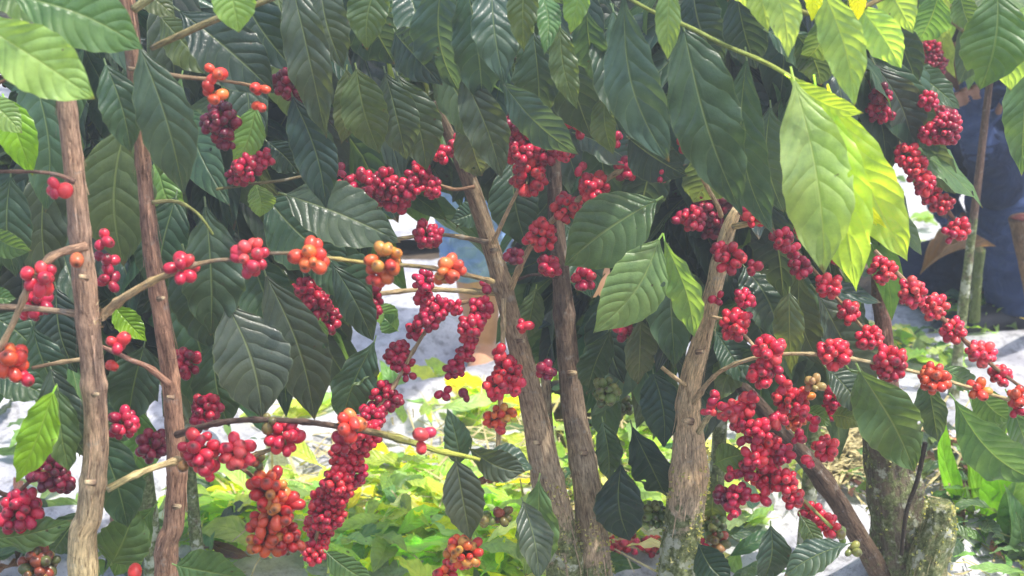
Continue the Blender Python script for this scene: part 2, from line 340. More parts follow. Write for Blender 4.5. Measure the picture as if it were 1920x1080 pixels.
def trunk(tree, pts, Y, cols, ground=True, knots=(), rough=.06, seed=0, sides=44, name='trunk', rad_ground=1.15):
    pp = pathpx(pts, Y)
    if ground:
        p, r = pp[-1]; pp.append((Vector((p.x + (p.x - pp[-2][0].x) * .3, p.y, -.02)), r * rad_ground))
    path = smooth_path(pp, .005)
    L = sum((path[i + 1][0] - path[i][0]).length for i in range(len(path) - 1))
    st = [(a * L, c) for a, c in cols]; mb = MB(); tube(mb, path, sides, lerpcol(st), rough, [(a * L, w, h) for a, w, h in knots], seed)
    # lifted fibre strips of peeling bark
    for _ in range(int(L * 55)):
        i = random.randint(2, len(path) - 3); p, r = path[i]; k = random.randint(4, 12); a = random.uniform(math.pi * 1.0, math.pi * 2.0) if random.random() < .8 else random.uniform(0, 6.28)
        V = []; wd = random.uniform(.0006, .0016)
        d = Vector((math.cos(a), math.sin(a), 0)); sd = Vector((-d.y, d.x, 0)); m = min(i + k, len(path) - 1)
        for j in range(i, m + 1):
            q, rj = path[j]; f = (j - i) / max(1, m - i); o = q + d * (rj * (1.0 + .05) + .003 * f ** 2); V += [o - sd * wd * (1 - f * .6), o + sd * wd * (1 - f * .6)]
        c = np.array(lerpcol(st)(i * .005)) * random.uniform(.7, 1.5); c[3] = 0
        mb.put(V, grid_faces(2, m - i + 1), c)
    return mb.build(name, BARK, tree)
def branch(tree, pts, Y, cols=(TAN, TAN), rough=.06, name='branch', nodes=True):
    pp = pathpx(pts, Y); path = smooth_path(pp, .004)
    L = sum((path[i + 1][0] - path[i][0]).length for i in range(len(path) - 1))
    n = len(cols); st = [(L * i / max(1, n - 1), c) for i, c in enumerate(cols)]
    kn = [(x, .004, .35) for x in np.arange(.03, L, .045)] if nodes else []
    mb = MB(); tube(mb, path, 12, lerpcol(st), rough, kn, random.random() * 50); return mb.build(name, BARK, tree)
def moss(tree, pts, Y, n, hue=0):
    pp = smooth_path(pathpx(pts, Y), .004); mb = MB()
    for _ in range(n // 2):
        p, r = random.choice(pp); a = random.uniform(0, 6.28)
        if mn.noise(p * 28 + Vector((math.cos(a) * .8, math.sin(a) * .8, hue))) < -.05: continue
        d = Vector((math.cos(a), math.sin(a), random.uniform(-.2, .5))).normalized(); q = p + d * r * random.uniform(.97, 1.06); up = Vector((random.gauss(0, .6), random.gauss(0, .6), random.gauss(0, .6)))
        s = random.uniform(.001, .0026); x = d.cross(up).normalized() * s; y = (d * .8 + up * .3).normalized() * s * 1.4
        c = random.choice([(.16, .19, .06), (.28, .30, .12), (.40, .42, .28), (.09, .12, .03), (.5, .5, .36)])
        mb.put([q - x, q + x, q + x * .6 + y, q - x * .6 + y * 1.2], [(0, 1, 2, 3)], (*c, 0), [(0, .5)] * 4)
    return mb.build('moss', LEAF, tree)
#PART2
# ------------------------------------------------------------------ light and sky
SUN = Vector((.38, -.14, .92)).normalized()
sl = bpy.data.lights.new('sun', 'SUN'); so = bpy.data.objects.new('sun', sl); COL.objects.link(so)
sl.energy = 5.0; sl.angle = R(.5); sl.color = (1, .96, .88); so.rotation_euler = SUN.to_track_quat('Z', 'Y').to_euler(); so.location = SUN * 8
W = bpy.data.worlds.new('World'); S.world = W; W.use_nodes = True; nt = W.node_tree
sk = nt.nodes.new('ShaderNodeTexSky'); sk.sky_type = 'NISHITA'; sk.sun_disc = False; sk.sun_elevation = math.asin(SUN.z); sk.sun_rotation = math.atan2(SUN.x, SUN.y)
sk.dust_density = 3.0; sk.ozone_density = .6
nt.links.new(sk.outputs[0], nt.nodes['Background'].inputs[0]); nt.nodes['Background'].inputs[1].default_value = .33
S.view_settings.view_transform = 'Standard'; S.view_settings.look = 'None'; S.view_settings.exposure = 0
S.render.engine = 'CYCLES'; S.cycles.max_bounces = 8; S.cycles.transmission_bounces = 6; S.cycles.diffuse_bounces = 4
m, nt, out = mat('added_haze'); v = nt.nodes.new('ShaderNodeVolumeScatter'); v.inputs['Density'].default_value = .010; v.inputs['Color'].default_value = (.86, .95, 1, 1); v.inputs['Anisotropy'].default_value = .2; nt.links.new(v.outputs[0], out.inputs['Volume'])
ADDED_HAZE = m  # scattering volume added to lift the shadows, standing in for lens glare
ADDED_HAZE2 = m.copy(); ADDED_HAZE2.name = 'added_top_haze'; [q for q in ADDED_HAZE2.node_tree.nodes if q.type == 'VOLUME_SCATTER'][0].inputs['Density'].default_value = .029
# ------------------------------------------------------------------ ground
def ground():
    xs = np.concatenate([-np.geomspace(80, 3.2, 14), np.linspace(-3, 3, 90), np.geomspace(3.2, 80, 14)]); ys = np.concatenate([np.linspace(-3, .5, 8), np.linspace(.8, 6.5, 110), np.geomspace(7, 120, 16)])
    V = []
    for y in ys:
        for x in xs: V.append((x, y, -.012 + .03 * mn.noise(Vector((x * 2.2, y * 2.2, 0))) + .014 * mn.noise(Vector((x * 9, y * 9, 3))) - .02))
    mb = MB(); mb.put(V, grid_faces(len(xs), len(ys))); o = mb.build('ground', SOIL, None, (0, 0, 0)); tag(o, kind='structure')
ground()
def tarp(x0, x1, y0, y1, z, seed, label, rot=0.0, ridges=()):
    nx = int((x1 - x0) / .022); ny = int((y1 - y0) / .022); V = []; cx, cy = (x0 + x1) / 2, (y0 + y1) / 2
    for j in range(ny):
        for i in range(nx):
            x = x0 + (x1 - x0) * i / (nx - 1); y = y0 + (y1 - y0) * j / (ny - 1)
            xr = cx + (x - cx) * math.cos(rot) - (y - cy) * math.sin(rot) + .03 * mn.noise(Vector((0, y * 3, seed))); yr = cy + (x - cx) * math.sin(rot) + (y - cy) * math.cos(rot) + .03 * mn.noise(Vector((x * 3, 0, seed)))
            q = mn.noise(Vector((xr * 2.5, yr * 5, seed))); q2 = mn.noise(Vector((xr * 8 + q * 2, yr * 14, seed))); h = z + .03 * (1 - abs(q) * 3) * .6 + .010 * q2 + .006 * mn.noise(Vector((xr * 30, yr * 40, seed)))
            for (ax, ay, bx, by, wd, hh) in ridges:
                d = Vector((bx - ax, by - ay)); L = d.length; d /= L; e = Vector((xr - ax, yr - ay)); s = e.dot(d)
                if -0.1 < s < L + .1: dist = abs(e.x * d.y - e.y * d.x); h += hh * math.exp(-(dist / wd) ** 2) * min(1, max(0, (s + .1) * 5)) * min(1, max(0, (L + .1 - s) * 5))
            V.append((xr, yr, max(h, .004)))
    mb = MB(); mb.put(V, grid_faces(nx, ny)); return tag(mb.build('ground_tarp', TARP), label, 'tarp', 'woven plastic tarps spread under the trees')
tarp(-2.3, .08, 1.35, 3.3, .006, 1, 'pale grey woven plastic tarp spread on the ground behind the two slim left stems', .03, [(-.8, 1.9, .0, 2.6, .06, .05), (-.6, 2.3, -.1, 2.9, .05, .05)])
tarp(.14, 2.4, 1.30, 3.0, .006, 5, 'sunlit pale plastic tarp with raised folds running past the mossy stump at right', -.06, [(.45, 1.75, 1.9, 2.75, .05, .06), (.8, 2.3, 1.6, 2.62, .07, .07)])
tarp(-2.6, 3.2, 3.45, 6.2, .006, 9, 'white plastic tarp stretched along the far row behind the crouching picker', .0, [(1.0, 3.8, 2.2, 4.3, .08, .06)])
# ------------------------------------------------------------------ people
def cap(mb, p0, p1, r0, r1, k=14, flat=(1, 1)):
    p0, p1 = Vector(p0), Vector(p1); t = (p1 - p0).normalized(); x = t.cross(Vector((0, 1, .01))).normalized(); y = t.cross(x); V = []; rows = []
    for j in range(5): a = math.pi / 2 * (1 - j / 4); rows.append((p0 - t * r0 * math.sin(a), max(.0005, r0 * math.cos(a))))
    for j in range(1, 5): f = j / 5; rows.append((p0.lerp(p1, f), r0 + (r1 - r0) * f))
    for j in range(5): a = math.pi / 2 * j / 4; rows.append((p1 + t * r1 * math.sin(a), max(.0005, r1 * math.cos(a))))
    for q, r in rows:
        for i in range(k): a = 2 * math.pi * i / k; V.append(q + x * r * math.cos(a) * flat[0] + y * r * math.sin(a) * flat[1])
    f = grid_faces(k, len(rows), True); f.append(tuple(range(k))[::-1]); f.append(tuple((len(rows) - 1) * k + i for i in range(k))); mb.put(V, f)
def ell(mb, c, r, rot=None):
    V = []; nu, nv = 18, 12; M = rot or Matrix.Identity(3)
    for j in range(nv):
        for i in range(nu): th = math.pi * j / (nv - 1); a = 2 * math.pi * i / nu; V.append(Vector(c) + M @ Vector((r[0] * max(.002, math.sin(th)) * math.cos(a), r[1] * max(.002, math.sin(th)) * math.sin(a), r[2] * math.cos(th))))
    f = grid_faces(nu, nv, True); f.append(tuple(range(nu))[::-1]); f.append(tuple((nv - 1) * nu + i for i in range(nu))); mb.put(V, f)
def meld(mb, name, material, parent, voxel=.006, it=6, rum=0.0):
    o = mb.build(name, material, parent, origin=WORG[parent.name]); m = o.modifiers.new('r', 'REMESH'); m.mode = 'VOXEL'; m.voxel_size = voxel
    s = o.modifiers.new('s', 'SMOOTH'); s.iterations = it; s.factor = .5
    me = bpy.data.meshes.new_from_object(o.evaluated_get(bpy.context.evaluated_depsgraph_get())); o.modifiers.clear(); o.data = me
    me.materials.clear(); me.materials.append(material)
    if rum:
        k = len(me.vertices); cs = np.empty(k * 3, np.float32); ns_ = np.empty(k * 3, np.float32); me.vertices.foreach_get('co', cs); me.vertices.foreach_get('normal', ns_); cs = cs.reshape(-1, 3); ns_ = ns_.reshape(-1, 3); w0 = WORG[parent.name]; am = np.empty(k)
        for i in range(k):
            q = Vector(cs[i]) * 9 + w0; am[i] = rum * (mn.noise(q) + .4 * (1 - abs(mn.noise(Vector((q.x, q.y, q.z * 2.6)) * 1.7)) * 4))
        me.vertices.foreach_set('co', (cs + ns_ * am[:, None]).astype(np.float32).ravel())
    me.polygons.foreach_set('use_smooth', np.full(len(me.polygons), True)); me.update()
    return o
def hand(mb, w, d, n, s=1.0, curl=.5, thumb=1):
    """palm from wrist w along d, palm normal n; five separate bent fingers"""
    d = d.normalized(); n = (n - d * n.dot(d)).normalized(); x = d.cross(n)
    for k in range(4): cap(mb, w + x * (k - 1.5) * .012 * s, w + d * .085 * s + x * (k - 1.5) * .020 * s, .013 * s, .011 * s)
    for k, L in enumerate((.068, .076, .072, .056)):
        b = w + d * .09 * s + x * (k - 1.5) * .0215 * s; dd = d
        for j, f in enumerate((.45, .32, .23)):
            dd = (dd - n * curl * (.5 + .35 * j)).normalized(); e = b + dd * L * f * s; cap(mb, b, e, (.0092 - .001 * j) * s, (.0084 - .001 * j) * s, 10); b = e
    b = w + d * .02 * s - x * thumb * .022 * s; e = b + (d * .6 - x * thumb * .8 - n * .2).normalized() * .04 * s; cap(mb, b, e, .013 * s, .010 * s); cap(mb, e, e + (d * .9 - x * thumb * .3 - n * .4).normalized() * .034 * s, .010 * s, .008 * s)
def head(mb, c, fwd, up, s=1.0):
    f = fwd.normalized(); r = f.cross(up).normalized(); u = r.cross(f); M = Matrix((r, f, u)).transposed()
    def L(x, y, z): return c + r * x * s + f * y * s + u * z * s
    ell(mb, L(0, -.01, .03), (.076 * s, .094 * s, .088 * s), M); ell(mb, L(0, .028, -.045), (.054 * s, .055 * s, .068 * s), M); ell(mb, L(0, .062, -.088), (.024 * s, .02 * s, .02 * s), M)
    cap(mb, L(0, .088, .005), L(0, .108, -.030), .009 * s, .014 * s); cap(mb, L(-.014, .094, -.034), L(.014, .094, -.034), .008 * s, .008 * s)
    cap(mb, L(-.022, .082, -.060), L(.022, .082, -.060), .009 * s, .009 * s); cap(mb, L(-.018, .080, -.070), L(.018, .080, -.070), .009 * s, .009 * s)
    cap(mb, L(-.045, .074, .022), L(.045, .074, .022), .012 * s, .012 * s)
    for q in (-1, 1): ell(mb, L(q * .076, -.005, -.008), (.010 * s, .020 * s, .032 * s), M); ell(mb, L(q * .04, .066, -.028), (.022 * s, .018 * s, .018 * s), M)
    return L, M
# picker in navy at the right
t = empty('person', G(1880, 610), 'crouching person in navy long sleeved shirt and trousers, picking behind the right hand trees', 'person')
sh1 = P(1895, 165, 2.82); sh2 = P(1870, 150, 3.18); nk = P(1845, 125, 3.0); pel = P(2075, 470, 3.05); hd = P(1768, 85, 2.95)
el1 = P(1868, 340, 2.80); wr1 = P(1832, 255, 2.74); el2 = P(1800, 250, 3.15); wr2 = P(1775, 350, 2.95)
kn1 = P(1885, 372, 2.86); an1 = P(1905, 560, 2.9); kn2 = P(1738, 520, 3.05); an2 = P(1900, 560, 3.25)
hp1 = pel + Vector((-.02, -.10, 0)); hp2 = pel + Vector((-.02, .10, 0)); fw = (Vector((-1, -.25, -.25))).normalized()
b = MB(); cap(b, nk + Vector((.05, 0, -.05)), hd + Vector((.02, 0, -.04)), .055, .052); Lh, Mh = head(b, hd, fw, Vector((-.2, 0, 1)))
cap(b, nk + Vector((.08, 0, -.08)), pel, .12, .12); cap(b, sh1, el1, .045, .036); cap(b, el1, wr1, .036, .025); cap(b, sh2, el2, .045, .036); cap(b, el2, wr2, .036, .025); cap(b, sh1, sh2, .05, .05)
hand(b, wr1, wr1 - el1, Vector((0, 1, .3)), 1, .35, 1); hand(b, wr2, wr2 - el2, Vector((0, 1, 0)), 1, .35, -1)
for h_, k_, a_ in ((hp1, kn1, an1), (hp2, kn2, an2)): cap(b, h_, k_, .08, .055); cap(b, k_, a_, .05, .035)
body = meld(b, 'body', SKIN, t, .005, 3)
b = MB(); ell(b, Lh(0, -.018, .045), (.083, .097, .086), Mh); ell(b, Lh(0, -.05, 0), (.078, .065, .08), Mh); meld(b, 'hair', HAIR, t, .006, 2, .006)
for q in (-1, 1): b = MB(); ell(b, Lh(q * .031, .079, .002), (.013, .009, .009), Mh); b.build('eye', EYEW, t); b = MB(); ell(b, Lh(q * .031, .0865, .002), (.005, .003, .005), Mh); b.build('pupil', HAIR, t)
b = MB(); ch = nk.lerp(pel, .3); cap(b, nk + Vector((.06, 0, -.07)), ch, .10, .155, 20); cap(b, ch, pel + Vector((0, 0, .03)), .155, .15, 20); cap(b, sh1 + Vector((.02, .03, -.01)), sh2 + Vector((.02, -.03, -.01)), .075, .075)
cap(b, sh1, el1, .074, .058); cap(b, el1, wr1.lerp(el1, .1), .056, .040); cap(b, sh2, el2, .074, .056); cap(b, el2, wr2.lerp(el2, .1), .056, .040); meld(b, 'shirt', NAVY, t, .007, 5, .007)
for w_, e_, n_, q in ((wr1, el1, Vector((0, 1, .3)), 1), (wr2, el2, Vector((0, 1, 0)), -1)): b = MB(); hand(b, w_, w_ - e_, n_, 1.1, .35, q); cap(b, w_, w_.lerp(e_, .22), .036, .040); meld(b, 'glove', NAVY2, t, .004, 2)
b = MB(); ell(b, pel, (.17, .18, .13)); cap(b, hp1, kn1, .115, .082, 18); cap(b, kn1, an1.lerp(kn1, .08), .080, .062, 18); meld(b, 'trousers', NAVY2, t, .007, 5, .007)
b = MB(); cap(b, hp2, kn2, .110, .078, 18); cap(b, kn2, an2.lerp(kn2, .08), .078, .060, 18); meld(b, 'trouser_leg', NAVY, t, .007, 5, .007)
for a_, d_ in ((an1, Vector((-1, -.3, -.1))), (an2, Vector((.3, .1, -1)))):
    d_ = d_.normalized(); b = MB(); cap(b, a_ - d_ * .04 + Vector((0, 0, -.035)), a_ + d_ * .17 + Vector((0, 0, -.045)), .042, .036); cap(b, a_, a_ + Vector((0, 0, -.03)), .046, .044); meld(b, 'shoe', RUBBER, t, .006, 3)
# standing picker in pale jeans, behind the middle trunks
f1 = G(905, 700); f2 = G(1098, 712); t = empty('person', (f1 + f2) / 2, 'standing person in rolled up pale blue jeans with bare calves, behind the middle stems', 'person')
f1 = f1 + Vector((0, .03, 0)); kL = Vector((f1.x - .03, f1.y - .05, .46)); kR = Vector((f2.x + .0, f2.y + .0, .46)); hc = Vector(((f1.x + f2.x) / 2 - .02, f1.y + .06, .88)); hL = hc + Vector((-.09, 0, -.02)); hR = hc + Vector((.09, 0, -.02)); ns = hc + Vector((0, -.20, .50)); hd2 = ns + Vector((0, -.09, .17))
sL = ns + Vector((-.18, 0, -.05)); sR = ns + Vector((.18, 0, -.05)); eL = sL + Vector((-.06, -.10, -.26)); eR = sR + Vector((.06, -.10, -.26)); wL = eL + Vector((.04, -.2, .06)); wR = eR + Vector((-.04, -.2, .06))
aL = f1 + Vector((0, 0, .08)); aR = f2 + Vector((0, 0, .08)); b = MB()
for h_, k_, a_ in ((hL, kL, aL), (hR, kR, aR)):
    cap(b, h_, k_, .075, .055); cap(b, k_, k_.lerp(a_, .35), .052, .056); cap(b, k_.lerp(a_, .35), a_, .056, .034); cap(b, a_ + Vector((0, .03, -.045)), a_ + Vector((0, -.10, -.055)), .032, .030)
    for q, Lt in enumerate((.032, .03, .028, .026, .022)): cap(b, a_ + Vector(((q - 2) * .016, -.11, -.06)), a_ + Vector(((q - 2) * .018, -.12 - Lt, -.066)), .012, .009)
cap(b, hc, ns, .11, .12); cap(b, sL, sR, .05, .05); cap(b, ns, hd2 + Vector((0, 0, -.05)), .055, .05); Lh, Mh = head(b, hd2, Vector((0, -1, -.5)), Vector((0, -.4, 1)))
for s_, e_, w_ in ((sL, eL, wL), (sR, eR, wR)): cap(b, s_, e_, .045, .036); cap(b, e_, w_, .036, .025); hand(b, w_, w_ - e_, Vector((0, 0, 1)), 1, .4, 1 if s_ is sR else -1)
meld(b, 'body', SKIN2, t, .0055, 3)
b = MB(); ell(b, Lh(0, -.018, .045), (.083, .097, .086), Mh); meld(b, 'hair', HAIR, t, .006, 2, .006)
for q in (-1, 1): b = MB(); ell(b, Lh(q * .031, .079, .002), (.013, .009, .009), Mh); b.build('eye', EYEW, t)
b = MB(); ell(b, hc, (.165, .12, .13))
for h_, k_, a_ in ((hL, kL, aL), (hR, kR, aR)): cap(b, h_, k_, .098, .074, 18); cu = k_.lerp(a_, .52 if a_ is aL else .38); cap(b, k_, cu, .074, .070, 18); cap(b, cu, cu + Vector((0, 0, .035)), .072, .076, 18)
meld(b, 'jeans', JEAN, t, .007, 4, .006)
b = MB(); cap(b, hc + Vector((0, 0, .08)), ns + Vector((0, 0, -.08)), .14, .155, 20); cap(b, sL, sR, .07, .07)
for s_, e_, w_ in ((sL, eL, wL), (sR, eR, wR)): cap(b, s_, e_, .066, .055); cap(b, e_, e_.lerp(w_, .8), .054, .04)
meld(b, 'shirt', PLAID, t, .008, 5, .007)
# ------------------------------------------------------------------ foliage masses
def crown(tree, blobs, mix='DDTM', L=(.11, .19), name='crown', down=.8, seg=9, half=2, sunny=0):
    mb = MB()
    for (c, r, n) in blobs:
        c = Vector(c)
        for _ in range(n):
            d = Vector([random.gauss(0, 1) for _ in range(3)]).normalized(); p = c + Vector((d.x * r[0], d.y * r[1], d.z * r[2])) * random.uniform(.25, 1) ** .5
            a = Vector((d.x * .7 + random.gauss(0, .3), (d.y * .5 + random.gauss(0, .3)) * (.4 if r[1] < .06 else 1), -down + random.gauss(0, .35))).normalized()
            l = random.uniform(*L); n_ = Vector((random.gauss(0, .45), random.gauss(-.25, .45), .8)); 
            if abs(n_.normalized().dot(a)) > .9: n_ = Vector((random.gauss(0, .3), -1, .2))
            leaf_geo(mb, p, p + a * l, l * random.uniform(.31, .43), n_, jit(GREENS[random.choice(mix)], .25), random.uniform(.02, .2), random.uniform(0, .35), random.uniform(.008, .035), seg, half, .08)
    return mb.build(name, LEAF, tree)
def wp(px, py, Y): return P(px, py, Y)
def tree(loc, label): return empty('coffee_tree', (loc[0], loc[1], 0), label, 'coffee tree', 'coffee trees in the picked rows')
pA = P(155, 1090, 1.20); tA = tree(pA, 'slim coffee tree at far left, tan stem with pinkish upper bark and snapped twig')
pB = P(315, 1090, 1.30); tB = tree(pB, 'slender coffee tree with reddish brown stem, second stem from the left edge')
pC = P(1080, 1100, 1.62); tC = tree(pC, 'middle coffee tree whose two grey brown stems join in one mossy foot')
pD = P(1265, 1100, 1.60); tD = tree(pD, 'coffee tree with slanting tan stem cut off at the top, right of the twin stems')
pE = P(1690, 1100, 1.72); tE = tree(pE, 'thick old coffee stump at lower right with a dark side stem leaning to the left')
tF = tree((P(1700, 0, 1.35).x + .25, 1.38), 'overhanging coffee tree at upper right with yellow green leaves coloured as if sunlit')
# ------------------------------------------------------------------ tree A
trunk(tA, [(105, -60, 38), (125, 190, 42), (140, 330, 46), (152, 460, 48), (165, 600, 52), (176, 720, 50), (180, 840, 54), (168, 960, 58), (157, 1095, 62)], 1.2,
      [(0, (.42, .28, .21, 0)), (.30, (.43, .29, .21, 0)), (.40, (.46, .31, .22, 0)), (.46, (.56, .42, .27, 0)), (.6, (.64, .53, .29, 0)), (1, (.66, .53, .30, 0))],
      knots=[(.12, .005, .10), (.31, .005, .10), (.47, .005, .12), (.68, .006, .12), (.80, .007, .14), (.90, .005, .08), (.225, .006, .14), (.27, .012, .10), (.37, .006, .16), (.375, .015, .08), (.56, .008, .12)], rough=.035, seed=3)
branch(tA, [(-20, 690, 9, 1.15), (25, 605, 12, 1.15), (60, 525, 14, 1.15), (100, 480, 16, 1.16), (160, 462, 22, 1.19)], 1.15, (TAN, (.36, .22, .15, 0)))
branch(tA, [(-20, 574, 13, 1.2), (60, 578, 12, 1.2), (140, 588, 12, 1.2), (170, 600, 14, 1.2)], 1.2, ((.3, .2, .13, 0), GRY))
branch(tA, [(-30, 322, 7), (60, 322, 7), (110, 328, 8), (140, 342, 10)], 1.18, (BRN, (.16, .10, .08, 0)))
branch(tA, [(195, 590, 20, 1.2), (230, 560, 17, 1.18), (290, 525, 14, 1.17), (335, 508, 13, 1.16), (345, 502, 12, 1.16), (400, 489, 8, 1.16), (440, 486, 8, 1.16), (470, 478, 8, 1.16), (540, 475, 7, 1.17), (620, 484, 7, 1.19), (700, 494, 8, 1.2), (790, 500, 9, 1.22), (860, 512, 9, 1.25), (925, 528, 10, 1.3)], 1.18,
       (TAN, (.45, .33, .16, 0), (.12, .09, .09, 0), (.40, .34, .12, 0), (.12, .09, .07, 0), (.35, .26, .12, 0)), nodes=True)
branch(tA, [(200, 918, 15, 1.2), (250, 892, 13, 1.21), (300, 873, 13, 1.23), (345, 862, 14, 1.26), (380, 860, 9, 1.26)], 1.2, ((.48, .42, .2, 0), TAN))
branch(tA, [(60, 690, 7), (110, 680, 8), (165, 672, 9)], 1.24, (BRN, TAN))
branch(tA, [(-20, 165, 7), (40, 138, 7), (115, 130, 9)], 1.22, (BRN, BRN))
mb = MB()   # snapped twig scar with pale splinters
for k in range(26):
    q = P(190 + random.gauss(0, 7), 600 + random.gauss(0, 12), 1.172); d = Vector((random.gauss(.5, .5), random.gauss(-.3, .3), random.gauss(.6, .6))).normalized() * random.uniform(.004, .010); w = Vector((.001, 0, .0006))
    mb.put([q - w, q + w, q + d], [(0, 1, 2)], (.75, .58, .34, 0))
mb.build('broken_twig_scar', BARK, tA)
for a in [(108, 355, 24, 25, 'red'), (345, 503, 33, 27, 'red'), (470, 482, 37, 25, 'pink'), (583, 482, 34, 25, 'oran'), (722, 485, 34, 24, 'amb'), (712, 515, 28, 24, 'oran'), (845, 505, 27, 22, 'oran'), (828, 522, 20, 22, 'amb')]:
    cluster(tA, a[0], a[1], 1.16, a[2], a[3], a[4], single=True)
for a in [(75, 520, 34, 26, 'red'), (18, 680, 36, 28, 'oran'), (48, 708, 20, 24, 'red'), (222, 643, 26, 25, 'red'), (210, 684, 14, 22, 'oran')]: cluster(tA, a[0], a[1], 1.15, *a[2:], single=True)
for a in [(195, 450, 22, 22), (200, 490, 24, 22), (203, 530, 24, 22), (65, 568, 30, 22), (232, 795, 30, 20), (55, 590, 20, 18)]: cluster(tA, a[0], a[1], 1.24, *a[2:], 'crim')
m1 = MB(); put_berry(m1, P(144, 487, 1.16), Vector((.2, -.8, -.2)).normalized(), .0125, (.62, .16, .06)); m1.build('berry', BERRY, tA)
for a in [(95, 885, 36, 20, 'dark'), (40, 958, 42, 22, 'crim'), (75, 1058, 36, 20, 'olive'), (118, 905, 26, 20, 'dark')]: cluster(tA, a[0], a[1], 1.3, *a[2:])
m1 = MB(); put_berry(m1, P(253, 1071, 1.2), Vector((0, -.5, -.5)).normalized(), .0125, (.65, .05, .04)); m1.build('berry', BERRY, tA)
branch(tA, [(-30, 905, 10), (20, 930, 9), (60, 900, 8), (110, 880, 7)], 1.31, (DKB, BRN))
for l in [(-60, 30, 178, 186, 122, 1.08, 'S', .03, 10, .10, .15), (20, -10, 268, 92, 120, 1.12, 'M', .03, -8, .12, .1), (-10, -70, 150, 45, 120, 1.16, 'M', 0, 0),
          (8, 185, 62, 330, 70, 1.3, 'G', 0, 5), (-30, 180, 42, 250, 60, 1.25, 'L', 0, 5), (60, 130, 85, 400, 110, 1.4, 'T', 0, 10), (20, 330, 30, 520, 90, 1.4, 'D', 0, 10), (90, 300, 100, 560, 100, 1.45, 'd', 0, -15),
          (198, 120, 245, 288, 88, 1.28, 'T', 0, -5, .1), (100, 735, 30, 905, 66, 1.16, 'G', .0, 8, .08), (108, 730, 130, 885, 72, 1.2, 'O', 0, -10), (95, 690, 165, 860, 80, 1.26, 'D', 0, 10), (-10, 700, 95, 745, 70, 1.3, 'D', 0, 0),
          (170, 790, 240, 990, 90, 1.32, 'D', 0, 15), (60, 610, 110, 740, 80, 1.36, 'T', 0, 0), (-20, 590, 80, 680, 90, 1.4, 'D', 0, 0), (-30, 1010, 140, 975, 50, 1.3, 'M', 0, 30), (210, 1055, 255, 945, 90, 1.34, 'M', 0, 0), (150, 960, 95, 1040, 60, 1.4, 'D', 0, 0),
          (-20, 430, 60, 470, 50, 1.35, 'M', 0, 30), (-40, 540, 30, 560, 45, 1.25, 'M', 0, 10), (215, 575, 275, 640, 50, 1.5, 'G', 0, 5), (230, 770, 215, 830, 60, 1.4, 'O', 0, 5), (105, 540, 145, 700, 90, 1.4, 'V', 0, 0)]:
    leaf(tA, *l)
# ------------------------------------------------------------------ tree B
trunk(tB, [(228, -60, 40), (245, 60, 38), (262, 230, 34), (272, 350, 32), (283, 460, 36), (302, 590, 38), (318, 700, 40), (327, 800, 42), (332, 880, 44), (326, 980, 46), (312, 1095, 50)], 1.3,
      [(0, (.33, .20, .15, 0)), (.4, (.37, .215, .15, 0)), (.7, (.41, .26, .185, 0)), (1, (.46, .30, .22, 0))], knots=[(.18, .005, .12), (.24, .005, .10), (.40, .006, .12), (.45, .005, .08), (.80, .006, .12), (.31, .007, .14), (.5, .006, .12), (.60, .006, .10), (.64, .012, .18), (.72, .007, .10)], rough=.04, seed=11)
branch(tB, [(285, 380, 10), (330, 378, 7), (370, 400, 6), (400, 440, 5)], 1.28, ((.22, .2, .1, 0), GRN))
branch(tB, [(165, 640, 8, 1.30), (215, 660, 9, 1.29), (245, 675, 10), (280, 690, 11), (318, 722, 16)], 1.28, ((.3, .16, .12, 0), (.25, .14, .1, 0)))
branch(tB, [(240, 128, 9), (300, 138, 10), (360, 146, 9), (410, 150, 7), (500, 165, 6)], 1.27, ((.22, .17, .12, 0), (.28, .18, .1, 0)))
branch(tB, [(285, 90, 12, 1.3), (340, 65, 14, 1.28), (400, 38, 14, 1.27), (460, 16, 12, 1.26), (540, -15, 12, 1.25)], 1.27, ((.25, .2, .1, 0), (.30, .29, .15, 0)), nodes=False)
branch(tB, [(250, 18, 18, 1.27), (275, 0, 18, 1.27), (330, -40, 16, 1.27)], 1.27, ((.3, .28, .16, 0), GRN), nodes=False)
branch(tB, [(332, 815, 15, 1.26), (400, 795, 12, 1.22), (470, 787, 11, 1.2), (560, 790, 11, 1.2), (650, 802, 12, 1.2), (720, 815, 14, 1.2), (780, 832, 13, 1.2), (820, 845, 11, 1.2), (870, 855, 9, 1.2), (900, 862, 8, 1.2)], 1.2, ((.12, .075, .06, 0), DKB, DKB, DKB, (.16, .11, .07, 0), (.30, .34, .07, 0), (.42, .46, .08, 0)))
branch(tB, [(330, 862, 16, 1.26), (390, 862, 10, 1.22), (470, 855, 9, 1.2), (525, 835, 8, 1.2)], 1.2, (TAN, (.25, .2, .1, 0)))
branch(tB, [(440, 870, 8), (480, 900, 8), (520, 960, 8), (540, 1040, 7)], 1.24, (BRN, BRN))
for a in [(403, 138, 24, 23, 'oran'), (400, 172, 26, 23, 'oran'), (486, 166, 20, 22, 'oran'), (487, 198, 17, 22, 'oran'), (373, 842, 36, 25, 'red'), (385, 885, 26, 24, 'red'), (442, 850, 35, 24, 'pink'), (532, 820, 34, 22, 'red'), (505, 792, 20, 19, 'olive'), (655, 798, 30, 25, 'oran'), (640, 830, 24, 22, 'red')]:
    cluster(tB, a[0], a[1], 1.2 if a[1] > 300 else 1.25, *a[2:], single=a[1] < 848)
for a in [(505, 915, 38, 22, 'mix'), (520, 955, 44, 23, 'mix'), (500, 1000, 40, 22, 'mix'), (540, 1010, 30, 21, 'mix'), (485, 865, 18, 18, 'olive'), (350, 860, 20, 20, 'olive')]: cluster(tB, a[0], a[1], 1.23, *a[2:])
